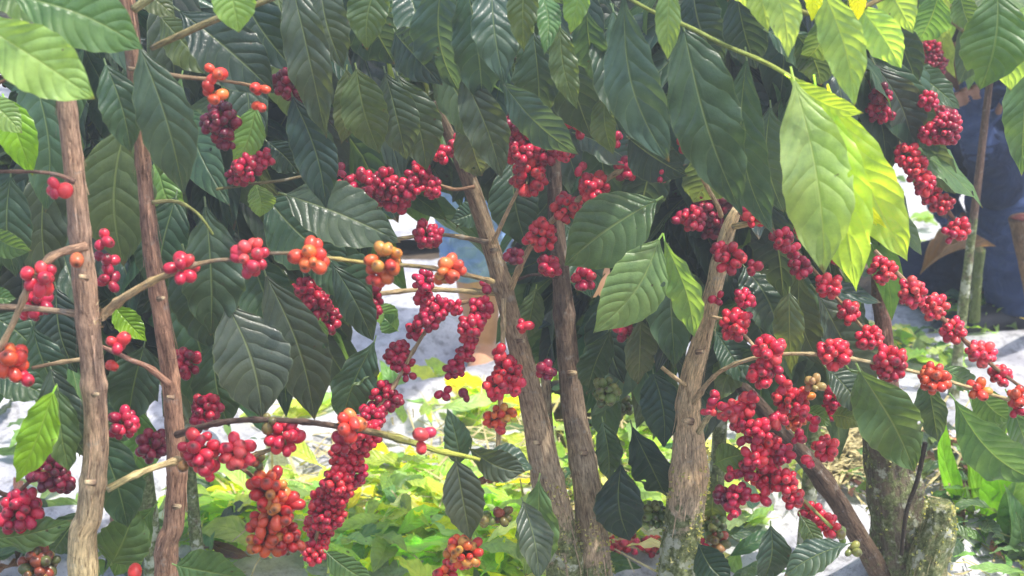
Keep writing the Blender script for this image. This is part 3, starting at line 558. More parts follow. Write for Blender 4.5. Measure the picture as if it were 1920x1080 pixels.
for a in [(796, 815, 19, 24, 'pink'), (790, 838, 12, 22, 'red')]: cluster(tB, a[0], a[1], 1.18, *a[2:], single=True)
for a in [(415, 225, 36, 18, 'dark'), (420, 262, 24, 17, 'dark'), (345, 680, 28, 17, 'crim'), (385, 765, 30, 18, 'crim'), (375, 795, 22, 16, 'crim'), (365, 550, 18, 22, 'dark'), (285, 835, 32, 20, 'dark'), (470, 315, 30, 17, 'crim'), (440, 328, 22, 15, 'crim'), (495, 298, 24, 16, 'crim'), (555, 155, 40, 20, 'dark'), (585, 140, 26, 18, 'dark'), (535, 160, 24, 18, 'dark')]: cluster(tB, a[0], a[1], 1.38, *a[2:])  # first two dark clusters carry their shade in the cherry colour
branch(tB, [(405, 355, 6), (470, 345, 6), (530, 338, 6), (590, 325, 5)], 1.4, ((.2, .2, .08, 0), (.2, .16, .1, 0)), nodes=False)
for l in [(262, 88, 345, 365, 122, 1.26, 'T', 0, 12, .08, .12, .008), (238, 225, 232, 500, 150, 1.42, 'O', 0, 0, .05, .05, .006), (300, 30, 400, 140, 90, 1.42, 'O', 0, 10), (335, 20, 515, 175, 125, 1.33, 'V', 0, -10), (260, -20, 330, 35, 55, 1.3, 'O', 0, 0),
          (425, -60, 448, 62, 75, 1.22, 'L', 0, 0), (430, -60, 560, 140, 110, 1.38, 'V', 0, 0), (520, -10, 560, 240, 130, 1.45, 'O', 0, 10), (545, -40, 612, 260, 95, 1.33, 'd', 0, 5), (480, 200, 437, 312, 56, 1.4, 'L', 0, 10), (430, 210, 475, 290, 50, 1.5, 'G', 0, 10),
          (548, 180, 612, 392, 88, 1.36, 'V', 0, 5, .06, .2), (500, 265, 560, 325, 60, 1.45, 'V', 0, 0), (480, 345, 487, 408, 52, 1.42, 'L', 0, 0), (385, 385, 395, 630, 120, 1.34, 'D', 0, -10), (330, 370, 300, 560, 100, 1.45, 'D', 0, 0), (345, 470, 405, 660, 110, 1.42, 'D', 0, 10),
          (425, 570, 492, 785, 132, 1.34, 'd', -.02, -5, .06, .12, .01), (498, 515, 590, 788, 98, 1.35, 'd', 0, 12, .05, .15, .006), (340, 560, 385, 790, 120, 1.45, 'D', 0, 0), (400, 630, 430, 800, 90, 1.42, 'D', 0, 0), (500, 370, 660, 500, 120, 1.48, 'D', 0, 0), (535, 365, 752, 455, 122, 1.4, 'd', 0, -12, .1, .1),
          (470, 470, 540, 620, 110, 1.48, 'D', 0, 0), (560, 480, 700, 560, 100, 1.5, 'D', 0, 5), (620, 490, 700, 640, 70, 1.42, 'D', 0, 5), (702, 640, 640, 790, 84, 1.5, 'T', 0, -20, .08, .25), (270, 650, 240, 800, 95, 1.42, 'D', 0, 0), (250, 760, 235, 920, 80, 1.42, 'M', 0, 0),
          (330, 1060, 470, 1085, 85, 1.25, 'M', 0, 30), (290, 950, 215, 1080, 90, 1.4, 'M', 0, 10), (612, 1035, 705, 1095, 52, 1.24, 'M', 0, 20), (855, 862, 882, 1012, 78, 1.2, 'd', 0, -6, .05, .28, .006), (862, 868, 838, 765, 56, 1.22, 'D', 0, 10), (880, 840, 985, 885, 52, 1.22, 'd', 0, 30), (905, 860, 1000, 880, 60, 1.26, 'D', 0, -20),
          (340, 145, 300, 330, 70, 1.5, 'M', 0, 0), (295, 290, 345, 420, 60, 1.55, 'L', 0, 0), (600, 600, 590, 650, 30, 1.5, 'L', 0, 0), (700, 690, 625, 720, 40, 1.5, 'M', 0, 30)]:
    leaf(tB, *l)
# ------------------------------------------------------------------ tree C
C1 = [(x_, y_, w_ * .9) for x_, y_, w_ in [(815, 190, 26), (845, 260, 30), (880, 340, 40), (910, 430, 42), (935, 510, 46), (962, 610, 50), (985, 700, 58), (1005, 790, 66), (1025, 890, 76), (1045, 985, 84), (1060, 1090, 92)]]
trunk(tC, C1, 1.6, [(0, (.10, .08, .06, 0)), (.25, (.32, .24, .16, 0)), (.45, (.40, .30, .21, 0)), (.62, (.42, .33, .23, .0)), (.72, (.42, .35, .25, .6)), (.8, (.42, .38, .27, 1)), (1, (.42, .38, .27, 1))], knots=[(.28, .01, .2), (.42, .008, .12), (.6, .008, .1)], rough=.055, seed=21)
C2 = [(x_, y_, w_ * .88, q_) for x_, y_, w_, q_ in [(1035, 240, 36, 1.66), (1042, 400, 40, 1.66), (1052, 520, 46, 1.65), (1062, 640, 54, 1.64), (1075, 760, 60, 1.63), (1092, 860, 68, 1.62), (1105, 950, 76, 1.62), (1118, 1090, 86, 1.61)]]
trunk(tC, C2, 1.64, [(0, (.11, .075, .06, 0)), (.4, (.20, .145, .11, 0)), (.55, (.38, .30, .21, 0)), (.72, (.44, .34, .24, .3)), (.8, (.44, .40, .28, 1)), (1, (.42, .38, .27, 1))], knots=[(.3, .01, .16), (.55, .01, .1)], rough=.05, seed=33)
moss(tC, [(1028, 900, 82, 1.6), (1045, 985, 90, 1.6), (1060, 1090, 96, 1.6)], 1.6, 900); moss(tC, [(1110, 960, 74, 1.62), (1118, 1090, 86, 1.61)], 1.62, 600)
trunk(tC, [(1022, 680, 20), (1026, 780, 24), (1030, 860, 26)], 1.64, [(0, GRY), (1, (.3, .25, .15, .4))], ground=False, name='side_stem', seed=5)
branch(tC, [(925, 455, 10, 1.58), (950, 400, 8, 1.56), (985, 330, 8, 1.55), (1015, 275, 9, 1.54), (1030, 250, 8, 1.54)], 1.55, (TAN, (.4, .3, .2, 0)), nodes=False)
branch(tC, [(958, 540, 14, 1.58), (985, 480, 12, 1.56), (1015, 435, 12, 1.55), (1060, 392, 11, 1.54), (1115, 352, 11, 1.53), (1165, 318, 10, 1.52), (1200, 300, 8, 1.52)], 1.55, ((.45, .34, .2, 0), (.42, .32, .2, 0)))
branch(tC, [(745, 448, 8), (800, 441, 8), (850, 442, 8), (915, 455, 12)], 1.58, ((.4, .34, .2, 0), (.16, .12, .09, 0)))
branch(tC, [(700, 552, 10, 1.6), (790, 543, 9, 1.6), (860, 545, 10, 1.6), (945, 550, 14, 1.6)], 1.6, (TAN, (.4, .33, .18, 0)))
branch(tC, [(890, 350, 8), (850, 355, 7), (800, 340, 6), (750, 345, 6), (690, 358, 5), (620, 375, 5)], 1.57, (BRN, TAN))
branch(tC, [(970, 525, 7, 1.6), (1000, 515, 6, 1.6), (1045, 520, 9, 1.63)], 1.6, (DKB, DKB), nodes=False)
branch(tC, [(945, 560, 10, 1.58), (942, 660, 9, 1.55), (938, 760, 9, 1.54), (934, 830, 9, 1.54), (925, 900, 7, 1.54)], 1.55, (TAN, (.46, .36, .2, 0)))
branch(tC, [(905, 560, 9, 1.56), (830, 580, 8, 1.52), (780, 650, 7, 1.5), (735, 730, 8, 1.49), (690, 790, 8, 1.48), (650, 850, 8, 1.47), (615, 930, 7, 1.46), (590, 1020, 7, 1.45)], 1.5, (BRN, TAN, (.34, .22, .12, 0)))
for a in [(640, 370, 32), (672, 348, 28), (690, 372, 28), (722, 345, 34), (745, 372, 30), (790, 325, 28), (806, 352, 26), (770, 350, 24), (822, 288, 24), (610, 378, 18)]: cluster(tC, a[0], a[1], 1.55, a[2], 16, 'crim')
for a in [(540, 428, 34, 1.6), (600, 455, 28, 1.6), (800, 440, 33, 1.55), (575, 545, 28, 1.62), (592, 572, 30, 1.62), (612, 598, 26, 1.62), (695, 555, 24, 1.58), (700, 580, 20, 1.57), (562, 548, 20, 1.6)]: cluster(tC, a[0], a[1], a[3], a[2], 15, 'crim')
for a in [(798, 528, 22), (795, 560, 24), (822, 578, 26), (850, 575, 22), (800, 598, 28), (778, 622, 22), (905, 580, 25), (885, 612, 26), (880, 640, 22), (868, 665, 22), (855, 692, 22), (832, 738, 17), (745, 672, 32), (770, 684, 20), (720, 738, 28), (735, 752, 20), (712, 765, 24), (752, 655, 22), (765, 700, 20)]: cluster(tC, a[0], a[1], 1.5, a[2], 15, 'crim')
for a in [(1300, 410, 26), (1500, 430, 20), (1575, 470, 24), (1240, 330, 20), (1150, 260, 18), (1060, 290, 22), (930, 250, 20), (520, 400, 20), (640, 320, 18), (1400, 560, 20), (1345, 560, 16)]: cluster(tC if a[0] < 1200 else tD, a[0], a[1], 1.5, a[2], 15, 'crim')
for x, y, r in [(700, 785, 26), (680, 815, 30), (668, 845, 32), (645, 860, 30), (655, 890, 34), (632, 905, 32), (640, 925, 26), (615, 938, 34), (612, 965, 34), (598, 990, 32), (590, 1035, 30)]: cluster(tC, x, y, 1.46, r, 14.2, 'red' if (x + y) % 3 else 'crim')
for a in [(948, 700, 36, 'red'), (940, 662, 16, 'red'), (930, 725, 26, 'red'), (962, 722, 24, 'pink'), (980, 612, 20, 'red'), (928, 785, 24, 'oran'), (946, 775, 20, 'amb'), (935, 802, 16, 'red')]: cluster(tC, a[0], a[1], 1.52, a[2], 17, a[3])
for a in [(990, 262, 34, 'crim'), (1020, 285, 30, 'crim'), (968, 285, 26, 'crim'), (992, 332, 31, 'red'), (970, 232, 28, 'dark'), (1078, 215, 24, 'crim'), (1090, 240, 20, 'red'), (1115, 352, 30, 'red'), (1172, 315, 22, 'crim'), (1065, 390, 30, 'red'), (1015, 440, 32, 'red'), (1028, 498, 26, 'crim'), (1090, 522, 22, 'crim'), (1200, 182, 24, 'red'), (1195, 205, 18, 'crim'), (1090, 318, 18, 'crim'), (962, 480, 22, 'dark'), (1175, 618, 22, 'crim'), (1022, 695, 24, 'dark'), (915, 535, 14, 'crim')]: cluster(tC, a[0], a[1], 1.53, a[2], 17, a[3])
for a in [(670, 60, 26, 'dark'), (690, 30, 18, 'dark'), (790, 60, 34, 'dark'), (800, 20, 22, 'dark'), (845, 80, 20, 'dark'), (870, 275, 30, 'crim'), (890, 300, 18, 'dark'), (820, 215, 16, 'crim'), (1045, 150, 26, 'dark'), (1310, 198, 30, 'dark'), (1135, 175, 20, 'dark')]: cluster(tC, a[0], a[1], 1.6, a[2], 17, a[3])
for a in [(870, 1035, 33, 'amb'), (850, 1048, 24, 'red'), (835, 1080, 26, 'mix'), (922, 880, 24, 'crim'), (912, 895, 20, 'olive'), (940, 965, 24, 'olive'), (915, 975, 18, 'green'), (1140, 735, 26, 'green'), (870, 740, 14, 'dark')]: cluster(tC, a[0], a[1], 1.56, a[2], 17, a[3])
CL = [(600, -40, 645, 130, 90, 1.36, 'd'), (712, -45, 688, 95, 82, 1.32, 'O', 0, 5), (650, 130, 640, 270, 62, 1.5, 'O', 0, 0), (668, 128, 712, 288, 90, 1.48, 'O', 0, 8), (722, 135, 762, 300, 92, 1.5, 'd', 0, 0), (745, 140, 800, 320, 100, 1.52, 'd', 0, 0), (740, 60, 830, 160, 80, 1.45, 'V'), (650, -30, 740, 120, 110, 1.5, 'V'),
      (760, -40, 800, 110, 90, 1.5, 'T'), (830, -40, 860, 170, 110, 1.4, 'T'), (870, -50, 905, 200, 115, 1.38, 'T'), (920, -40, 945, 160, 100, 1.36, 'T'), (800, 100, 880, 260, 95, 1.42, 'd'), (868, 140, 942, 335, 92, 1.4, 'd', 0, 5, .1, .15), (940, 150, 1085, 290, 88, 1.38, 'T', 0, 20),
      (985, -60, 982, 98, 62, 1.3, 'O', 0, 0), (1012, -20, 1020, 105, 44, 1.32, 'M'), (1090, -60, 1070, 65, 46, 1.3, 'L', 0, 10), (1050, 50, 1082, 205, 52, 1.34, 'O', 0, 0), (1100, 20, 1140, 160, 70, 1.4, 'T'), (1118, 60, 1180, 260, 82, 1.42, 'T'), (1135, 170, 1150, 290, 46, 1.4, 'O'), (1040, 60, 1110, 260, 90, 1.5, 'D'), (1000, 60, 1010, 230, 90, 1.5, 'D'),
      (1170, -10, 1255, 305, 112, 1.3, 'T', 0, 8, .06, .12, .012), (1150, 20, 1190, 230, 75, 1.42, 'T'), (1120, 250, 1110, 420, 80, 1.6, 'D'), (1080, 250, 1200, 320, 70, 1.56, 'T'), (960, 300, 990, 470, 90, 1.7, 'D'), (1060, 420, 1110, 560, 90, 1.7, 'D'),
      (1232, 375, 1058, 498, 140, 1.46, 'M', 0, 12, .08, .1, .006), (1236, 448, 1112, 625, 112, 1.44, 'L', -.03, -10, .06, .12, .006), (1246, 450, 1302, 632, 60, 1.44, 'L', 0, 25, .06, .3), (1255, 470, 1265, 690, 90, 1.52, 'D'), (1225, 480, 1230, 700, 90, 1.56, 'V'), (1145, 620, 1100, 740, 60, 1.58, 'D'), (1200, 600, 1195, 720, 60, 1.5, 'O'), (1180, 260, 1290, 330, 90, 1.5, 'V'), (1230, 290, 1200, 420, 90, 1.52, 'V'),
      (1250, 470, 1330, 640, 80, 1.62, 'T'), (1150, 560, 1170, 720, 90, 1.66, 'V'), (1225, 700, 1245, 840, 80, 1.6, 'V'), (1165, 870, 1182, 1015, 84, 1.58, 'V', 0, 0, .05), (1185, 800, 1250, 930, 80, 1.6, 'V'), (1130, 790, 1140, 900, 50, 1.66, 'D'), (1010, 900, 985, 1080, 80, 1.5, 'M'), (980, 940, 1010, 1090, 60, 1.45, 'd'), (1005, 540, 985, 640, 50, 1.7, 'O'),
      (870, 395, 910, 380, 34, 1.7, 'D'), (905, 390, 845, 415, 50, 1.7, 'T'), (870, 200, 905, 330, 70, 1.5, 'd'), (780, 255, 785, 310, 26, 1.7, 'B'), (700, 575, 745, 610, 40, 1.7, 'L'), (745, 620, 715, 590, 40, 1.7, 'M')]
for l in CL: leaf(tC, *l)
# ------------------------------------------------------------------ tree D
D1 = [(1382, 392, 22), (1366, 430, 32), (1348, 500, 38), (1330, 580, 40), (1315, 640, 44), (1298, 700, 48), (1290, 760, 52), (1292, 830, 70), (1292, 900, 84), (1282, 980, 84), (1268, 1095, 86)]
trunk(tD, D1, 1.58, [(0, (.62, .50, .31, 0)), (.3, (.58, .45, .28, 0)), (.5, (.52, .39, .26, 0)), (.58, (.52, .42, .30, .5)), (.68, (.56, .50, .35, 1)), (1, (.54, .50, .35, 1))], knots=[(.1, .01, .12), (.36, .008, .14), (.5, .012, .1)], rough=.055, seed=41)
moss(tD, [(1296, 830, 74, 1.58), (1292, 900, 86, 1.58), (1282, 980, 86, 1.58), (1268, 1095, 88, 1.58)], 1.58, 1800)
branch(tD, [(1375, 425, 13, 1.56), (1400, 420, 13, 1.55), (1432, 416, 11, 1.54)], 1.55, ((.5, .42, .2, 0), (.5, .42, .2, 0)), nodes=False)
branch(tD, [(1290, 275, 6, 1.5), (1315, 330, 8, 1.52), (1345, 385, 9, 1.55), (1352, 405, 10, 1.58)], 1.52, ((.42, .34, .2, 0), TAN), nodes=False)
branch(tD, [(1165, 622, 6, 1.52), (1205, 655, 7, 1.53), (1245, 692, 8, 1.55), (1285, 722, 9, 1.57)], 1.54, ((.36, .3, .15, 0), TAN), nodes=False)
branch(tD, [(1300, 755, 14, 1.57), (1330, 715, 9, 1.53), (1362, 690, 8, 1.5), (1420, 670, 8, 1.48), (1490, 663, 7, 1.47), (1570, 668, 7, 1.46), (1660, 685, 8, 1.45), (1750, 706, 7, 1.45), (1840, 734, 7, 1.45), (1940, 764, 6, 1.45)], 1.48, (TAN, (.46, .38, .22, 0), (.5, .42, .22, 0)))
branch(tD, [(1330, 592, 8, 1.56), (1375, 608, 7, 1.54), (1410, 645, 7, 1.52), (1450, 690, 6, 1.5)], 1.53, (TAN, (.4, .3, .2, 0)), nodes=False)
branch(tD, [(1310, 810, 13, 1.56), (1340, 775, 8, 1.53), (1400, 790, 7, 1.5), (1450, 870, 7, 1.49), (1500, 930, 7, 1.48), (1560, 990, 6, 1.47)], 1.5, ((.5, .44, .25, 0), TAN, GRN))
branch(tD, [(1400, 400, 8), (1460, 440, 7), (1520, 500, 7), (1570, 560, 7), (1640, 640, 6)], 1.56, (BRN, (.34, .24, .12, 0)))
for a in [(1290, 265, 26, 'red', 1.49), (1418, 408, 24, 'red', 1.53), (1400, 400, 16, 'crim', 1.55), (1352, 470, 22, 'crim', 1.52), (1372, 484, 28, 'red', 1.5), (1410, 502, 22, 'crim', 1.6), (1330, 390, 38, 'dark', 1.66), (1270, 412, 14, 'crim', 1.66), (1335, 430, 24, 'dark', 1.66), (1378, 610, 30, 'red', 1.53), (1395, 595, 18, 'crim', 1.53)]: cluster(tD, a[0], a[1], a[4], a[2], 17, a[3])
for a in [(1440, 656, 32, 'red'), (1425, 700, 28, 'red'), (1450, 690, 20, 'crim'), (1562, 662, 31, 'red'), (1668, 682, 34, 'red'), (1750, 710, 29, 'oran'), (1836, 730, 21, 'amb'), (1908, 745, 22, 'oran'), (1905, 768, 18, 'red')]: cluster(tD, a[0], a[1], 1.45, a[2], 18, a[3])
for a in [(1470, 450, 24), (1505, 500, 24), (1480, 470, 18), (1553, 537, 26), (1590, 585, 28), (1632, 633, 28)]: cluster(tD, a[0], a[1], 1.55, a[2], 16, 'crim' if a[0] < 1520 else 'red')
for a in [(1325, 770, 18, 'pink'), (1365, 772, 26, 'pink'), (1395, 762, 24, 'red'), (1395, 790, 26, 'pink'), (1425, 805, 28, 'red'), (1445, 832, 28, 'red'), (1420, 855, 26, 'red'), (1450, 870, 26, 'crim'), (1440, 900, 28, 'red'), (1475, 905, 24, 'red'), (1490, 935, 24, 'red'), (1520, 960, 22, 'red'), (1545, 985, 24, 'red'), (1572, 1005, 22, 'green'), (1600, 1030, 20, 'green'), (1388, 928, 26, 'crim'), (1358, 930, 20, 'dark'), (1372, 960, 18, 'crim'), (1545, 840, 28, 'red'), (1528, 790, 20, 'crim'), (1470, 720, 22, 'red'), (1410, 745, 20, 'red'), (1500, 775, 18, 'red'), (1395, 820, 20, 'crim'), (1470, 850, 22, 'crim'), (1405, 885, 20, 'crim'), (1425, 930, 20, 'red'), (1520, 865, 16, 'crim'), (1340, 745, 18, 'crim'), (1460, 790, 20, 'pink'), (1500, 820, 18, 'crim'), (1370, 890, 16, 'crim')]: cluster(tD, a[0], a[1], 1.48, a[2], 17, a[3])
for a in [(1478, 750, 30, 'red'), (1565, 745, 24, 'crim'), (1560, 768, 20, 'crim'), (1505, 745, 20, 'amb'), (1490, 790, 22, 'oran'), (1530, 720, 18, 'pale'), (1245, 745, 20, 'dark'), (1225, 965, 28, 'green'), (1340, 985, 26, 'green'), (1350, 1015, 24, 'olive'), (1312, 1025, 16, 'crim')]: cluster(tD, a[0], a[1], 1.62, a[2], 16, a[3])
DL = [(1282, 55, 1392, 405, 140, 1.34, 'T', 0, -8, .06, .1, .014), (1400, 110, 1450, 440, 105, 1.38, 'T', 0, 8, .06, .12, .014), (1255, -40, 1252, 112, 44, 1.28, 'L', 0, 10), (1490, 60, 1540, 160, 72, 1.34, 'D'), (1440, 60, 1530, 150, 70, 1.36, 'D'), (1300, -20, 1360, 130, 110, 1.46, 'V'), (1380, -20, 1420, 130, 90, 1.4, 'V'), (1330, 280, 1300, 380, 80, 1.62, 'O'),
      (1480, 548, 1484, 702, 60, 1.5, 'O', 0, 20), (1500, 500, 1545, 690, 70, 1.6, 'd'), (1530, 545, 1640, 725, 92, 1.58, 'd'), (1400, 560, 1440, 650, 80, 1.68, 'D'), (1395, 500, 1460, 640, 90, 1.68, 'D'), (1340, 620, 1400, 720, 70, 1.66, 'D'), (1360, 660, 1440, 700, 50, 1.66, 'D'), (1550, 690, 1620, 780, 60, 1.5, 'd'), (1612, 695, 1715, 885, 112, 1.42, 'M', 0, 10, .08, .1), (1590, 690, 1660, 790, 66, 1.5, 'M'),
      (1340, 870, 1405, 850, 60, 1.52, 'M'), (1420, 840, 1400, 900, 40, 1.5, 'L'), (1445, 985, 1425, 1095, 60, 1.45, 'D'), (1590, 1020, 1470, 1080, 62, 1.42, 'T'), (1500, 965, 1535, 1045, 36, 1.45, 'O'), (1310, 1020, 1370, 1095, 60, 1.5, 'V'), (1510, 770, 1560, 800, 40, 1.6, 'M'), (1560, 780, 1622, 800, 44, 1.5, 'O'), (1345, 900, 1350, 990, 50, 1.62, 'O'), (1445, 200, 1470, 400, 100, 1.5, 'T'), (1440, 380, 1470, 560, 90, 1.66, 'V'), (1390, 660, 1350, 750, 60, 1.66, 'O')]
for l in DL: leaf(tD, *l)
# ------------------------------------------------------------------ tree E (stump) and right side
E1 = [(1655, 770, 108), (1668, 850, 112), (1680, 930, 124), (1692, 1010, 140), (1700, 1095, 160)]
trunk(tE, E1, 1.76, [(0, (.10, .08, .06, .3)), (.5, (.15, .125, .09, .45)), (1, (.24, .20, .14, .6))], rough=.09, seed=51, knots=[(.3, .03, .06)])
trunk(tE, [(1765, 945, 56), (1762, 990, 72), (1745, 1040, 84), (1735, 1095, 96)], 1.70, [(0, (.30, .30, .14, .6)), (1, (.30, .25, .16, .5))], rough=.10, seed=57, name='stump')
moss(tE, [(1765, 940, 60, 1.7), (1760, 990, 76, 1.7), (1742, 1060, 90, 1.7)], 1.7, 900); moss(tE, [(1668, 850, 116), (1692, 1060, 150)], 1.76, 700)
trunk(tE, [(1362, 700, 28, 1.70), (1410, 745, 32, 1.70), (1460, 805, 36, 1.70), (1520, 870, 40, 1.70), (1570, 940, 42, 1.70), (1612, 1010, 44, 1.71), (1660, 1090, 50, 1.74)], 1.7, [(0, (.07, .05, .04, 0)), (.6, (.11, .075, .055, 0)), (1, (.14, .10, .07, .2))], ground=False, rough=.08, seed=61, name='leaning_stem', knots=[(.5, .012, .18)])
trunk(tE, [(1650, 515, 42, 1.82), (1652, 570, 38, 1.82), (1660, 640, 36, 1.8), (1668, 720, 42, 1.78), (1668, 800, 60, 1.77)], 1.8, [(0, (.20, .10, .075, 0)), (.6, (.20, .11, .08, 0)), (1, (.13, .1, .07, .4))], ground=False, rough=.07, seed=63, name='upper_stem')
branch(tE, [(1735, 830, 10), (1720, 900, 9), (1700, 960, 9), (1690, 1040, 8)], 1.64, ((.05, .04, .03, 0), (.05, .04, .03, 0)), nodes=False)
branch(tE, [(1640, 470, 9, 1.66), (1690, 520, 9, 1.65), (1745, 575, 8, 1.64), (1810, 640, 8, 1.63), (1860, 685, 7, 1.62), (1920, 730, 6, 1.62)], 1.64, ((.32, .22, .14, 0), BRN))
for x, y, r in [(1655, 507, 27), (1712, 548, 27), (1750, 577, 26), (1790, 620, 27), (1838, 662, 27), (1880, 705, 23)]: cluster(tE, x, y, 1.62, r, 15.5, 'red' if x < 1700 or x > 1860 else 'pink')
for a in [(1650, 178, 24, 'dark'), (1640, 210, 24, 'crim'), (1658, 215, 20, 'crim'), (1772, 240, 32, 'crim'), (1745, 252, 22, 'crim'), (1738, 188, 22, 'crim'), (1700, 290, 22, 'red'), (1718, 318, 24, 'red'), (1735, 345, 26, 'red'), (1750, 365, 22, 'crim'), (1765, 382, 26, 'red'), (1800, 428, 24, 'red'), (1780, 440, 16, 'crim')]: cluster(tE, a[0], a[1], 1.74, a[2], 14, a[3])
branch(tE, [(1630, 150, 8), (1660, 230, 8), (1700, 290, 8), (1750, 360, 8), (1800, 425, 7)], 1.76, (BRN, BRN))
branch(tE, [(1700, 270, 6), (1740, 250, 6), (1790, 235, 6)], 1.88, (BRN, BRN), nodes=False)
EL = [(1640, 120, 1712, 290, 84, 1.75, 'd', 0, -15), (1672, 235, 1792, 365, 70, 1.78, 'd', 0, 20), (1700, 120, 1800, 205, 66, 1.9, 'D'), (1800, -20, 1825, 60, 50, 1.8, 'M'), (1760, -10, 1720, 80, 70, 1.9, 'M'), (1790, 750, 1945, 900, 88, 1.5, 'M', 0, 25, .1), (1890, 740, 1930, 850, 60, 1.55, 'M'), (1830, 720, 1900, 790, 60, 1.6, 'M'), (1740, 700, 1760, 830, 50, 1.58, 'D'), (1765, 690, 1830, 720, 40, 1.6, 'M')]
for l in EL: leaf(tE, *l)
# ------------------------------------------------------------------ tree F: overhanging yellow green leaves, sunlight put into their colours
branch(tF, [(1150, -20, 7, 1.3), (1220, 20, 8, 1.3), (1290, 50, 9, 1.3), (1360, 85, 9, 1.3), (1430, 115, 9, 1.29), (1490, 148, 8, 1.28), (1540, 178, 6, 1.28)], 1.3, (GRN, (.24, .3, .08, 0), (.4, .5, .1, 0)), nodes=False)
branch(tF, [(1430, -60, 10, 1.25), (1500, 20, 10, 1.25), (1600, 20, 10, 1.25), (1720, -40, 12, 1.3)], 1.25, (GRN, BRN), nodes=False)
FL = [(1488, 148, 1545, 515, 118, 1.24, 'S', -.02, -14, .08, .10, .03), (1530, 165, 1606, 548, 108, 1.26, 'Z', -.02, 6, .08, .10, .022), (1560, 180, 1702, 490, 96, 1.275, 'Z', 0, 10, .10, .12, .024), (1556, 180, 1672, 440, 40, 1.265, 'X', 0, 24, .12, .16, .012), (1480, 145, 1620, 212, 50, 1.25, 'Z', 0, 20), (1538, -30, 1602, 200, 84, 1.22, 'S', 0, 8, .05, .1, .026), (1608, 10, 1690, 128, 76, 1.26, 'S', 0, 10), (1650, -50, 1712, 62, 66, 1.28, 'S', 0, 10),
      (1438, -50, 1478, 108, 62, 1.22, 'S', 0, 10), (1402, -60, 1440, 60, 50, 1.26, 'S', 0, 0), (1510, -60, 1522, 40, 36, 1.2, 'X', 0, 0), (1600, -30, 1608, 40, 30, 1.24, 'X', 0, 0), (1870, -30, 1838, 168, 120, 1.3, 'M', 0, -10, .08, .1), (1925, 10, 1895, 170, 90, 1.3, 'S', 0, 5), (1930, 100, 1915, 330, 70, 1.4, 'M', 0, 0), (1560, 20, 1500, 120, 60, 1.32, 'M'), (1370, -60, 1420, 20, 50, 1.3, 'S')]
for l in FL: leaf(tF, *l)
pF = tF.location; trunk(tF, [(1985, -100, 40), (2010, 400, 44), (2040, 1090, 54)], 1.45, [(0, BRN), (1, GRY)], seed=71)
#PART3
for t, px, py, Y, w, sx in [(tC, 925, 470, 1.57, 12, 1), (tC, 975, 640, 1.57, 12, 1), (tC, 1008, 830, 1.56, 14, -1), (tC, 1070, 700, 1.62, 12, 1), (tC, 1096, 850, 1.60, 13, -1), (tD, 1310, 660, 1.56, 13, 1), (tD, 1335, 560, 1.56, 12, -1), (tD, 1292, 790, 1.55, 16, -1), (tA, 160, 520, 1.18, 13, -1), (tA, 178, 740, 1.18, 13, 1), (tA, 172, 905, 1.18, 14, -1), (tB, 300, 560, 1.28, 11, 1), (tB, 322, 745, 1.28, 12, -1), (tB, 330, 950, 1.28, 12, 1)]:
    p = P(px, py, Y); k = sc(p); d = Vector((.8 * sx, -.55, .35)).normalized(); mb = MB(); r = w * random.uniform(.30, .46) * k
    tube(mb, [(p - d * r, r * 1.3), (p, r * 1.15), (p + d * r * 1.6, r * .9), (p + d * r * 2.4, r * .8), (p + d * r * 2.5, r * .5)], 12, lambda s_: (.24, .17, .12, 0) if s_ < r * 2.6 else (.5, .4, .26, 0), .12, (), px); mb.build('pruned_peg', BARK, t)
# ------------------------------------------------------------------ trees behind
def back_tree(x, y, label, h, blobs, mix, cl=(), lean=0, L=(.12, .2), col=BRN, seg=8, rs=1.0, sx=0):
    x += sx; t = tree((x, y, 0), label); mb = MB(); pts = [(Vector((x + lean, y, h)), .010 * rs), (Vector((x + lean * .5, y, h * .5)), .016 * rs), (Vector((x, y, -.02)), .026 * rs)]
    tube(mb, smooth_path(pts, .02), 16, lambda s: col if s < h * .6 else (.2, .17, .12, .6), .08, (), x); mb.build('trunk', BARK, t)
    mb = MB()
    for (c, r, n) in blobs:
        c = Vector(c)
        for k in range(3):
            a = Vector((x + lean * .6, y, min(h, c.z + r[2] * random.uniform(-.6, .6)))); b = c + Vector((random.uniform(-1, 1) * r[0], random.uniform(-1, 1) * r[1], random.uniform(-.2, .8) * r[2]))
            tube(mb, smooth_path([(a, .006), ((a + b) / 2 + Vector((0, 0, .03)), .004), (b, .002)], .02), 6, lambda s: (.2, .17, .08, 0), 0)
    mb.build('branch', BARK, t); crown(t, blobs, mix, L, seg=seg)
    for c in cl: cluster(t, *c, hi=False)
    return t
def bl(px, py, Y, rx, rz, n, ry=.16): return (P(px, py, Y), (rx, ry, rz), n)
back_tree(-.52, 1.80, 'dark leafy coffee tree standing behind the two slim left stems', 1.0, [bl(120, 150, 1.72, .2, .16, 80, .05), bl(60, 400, 1.72, .16, .12, 50, .05), bl(340, 110, 1.72, .18, .13, 60, .05), bl(130, 620, 1.72, .12, .07, 22, .05), bl(370, 400, 1.72, .10, .10, 34, .05)], 'DDTVdM',
          [(30, 470, 1.72, 28, 16, 'dark'), (40, 500, 1.72, 26, 16, 'dark'), (20, 140, 1.72, 24, 15, 'dark')], rs=.6)
back_tree(-.1, 1.82, 'shaded coffee tree with dull green crown behind the centre left berries', .95, [bl(520, 90, 1.80, .2, .12, 70, .05), bl(700, 80, 1.80, .14, .10, 60, .05), bl(560, 360, 1.80, .11, .08, 30, .05), bl(450, 520, 1.80, .08, .08, 18, .05)], 'DdOTVM', rs=.4, sx=-.36)
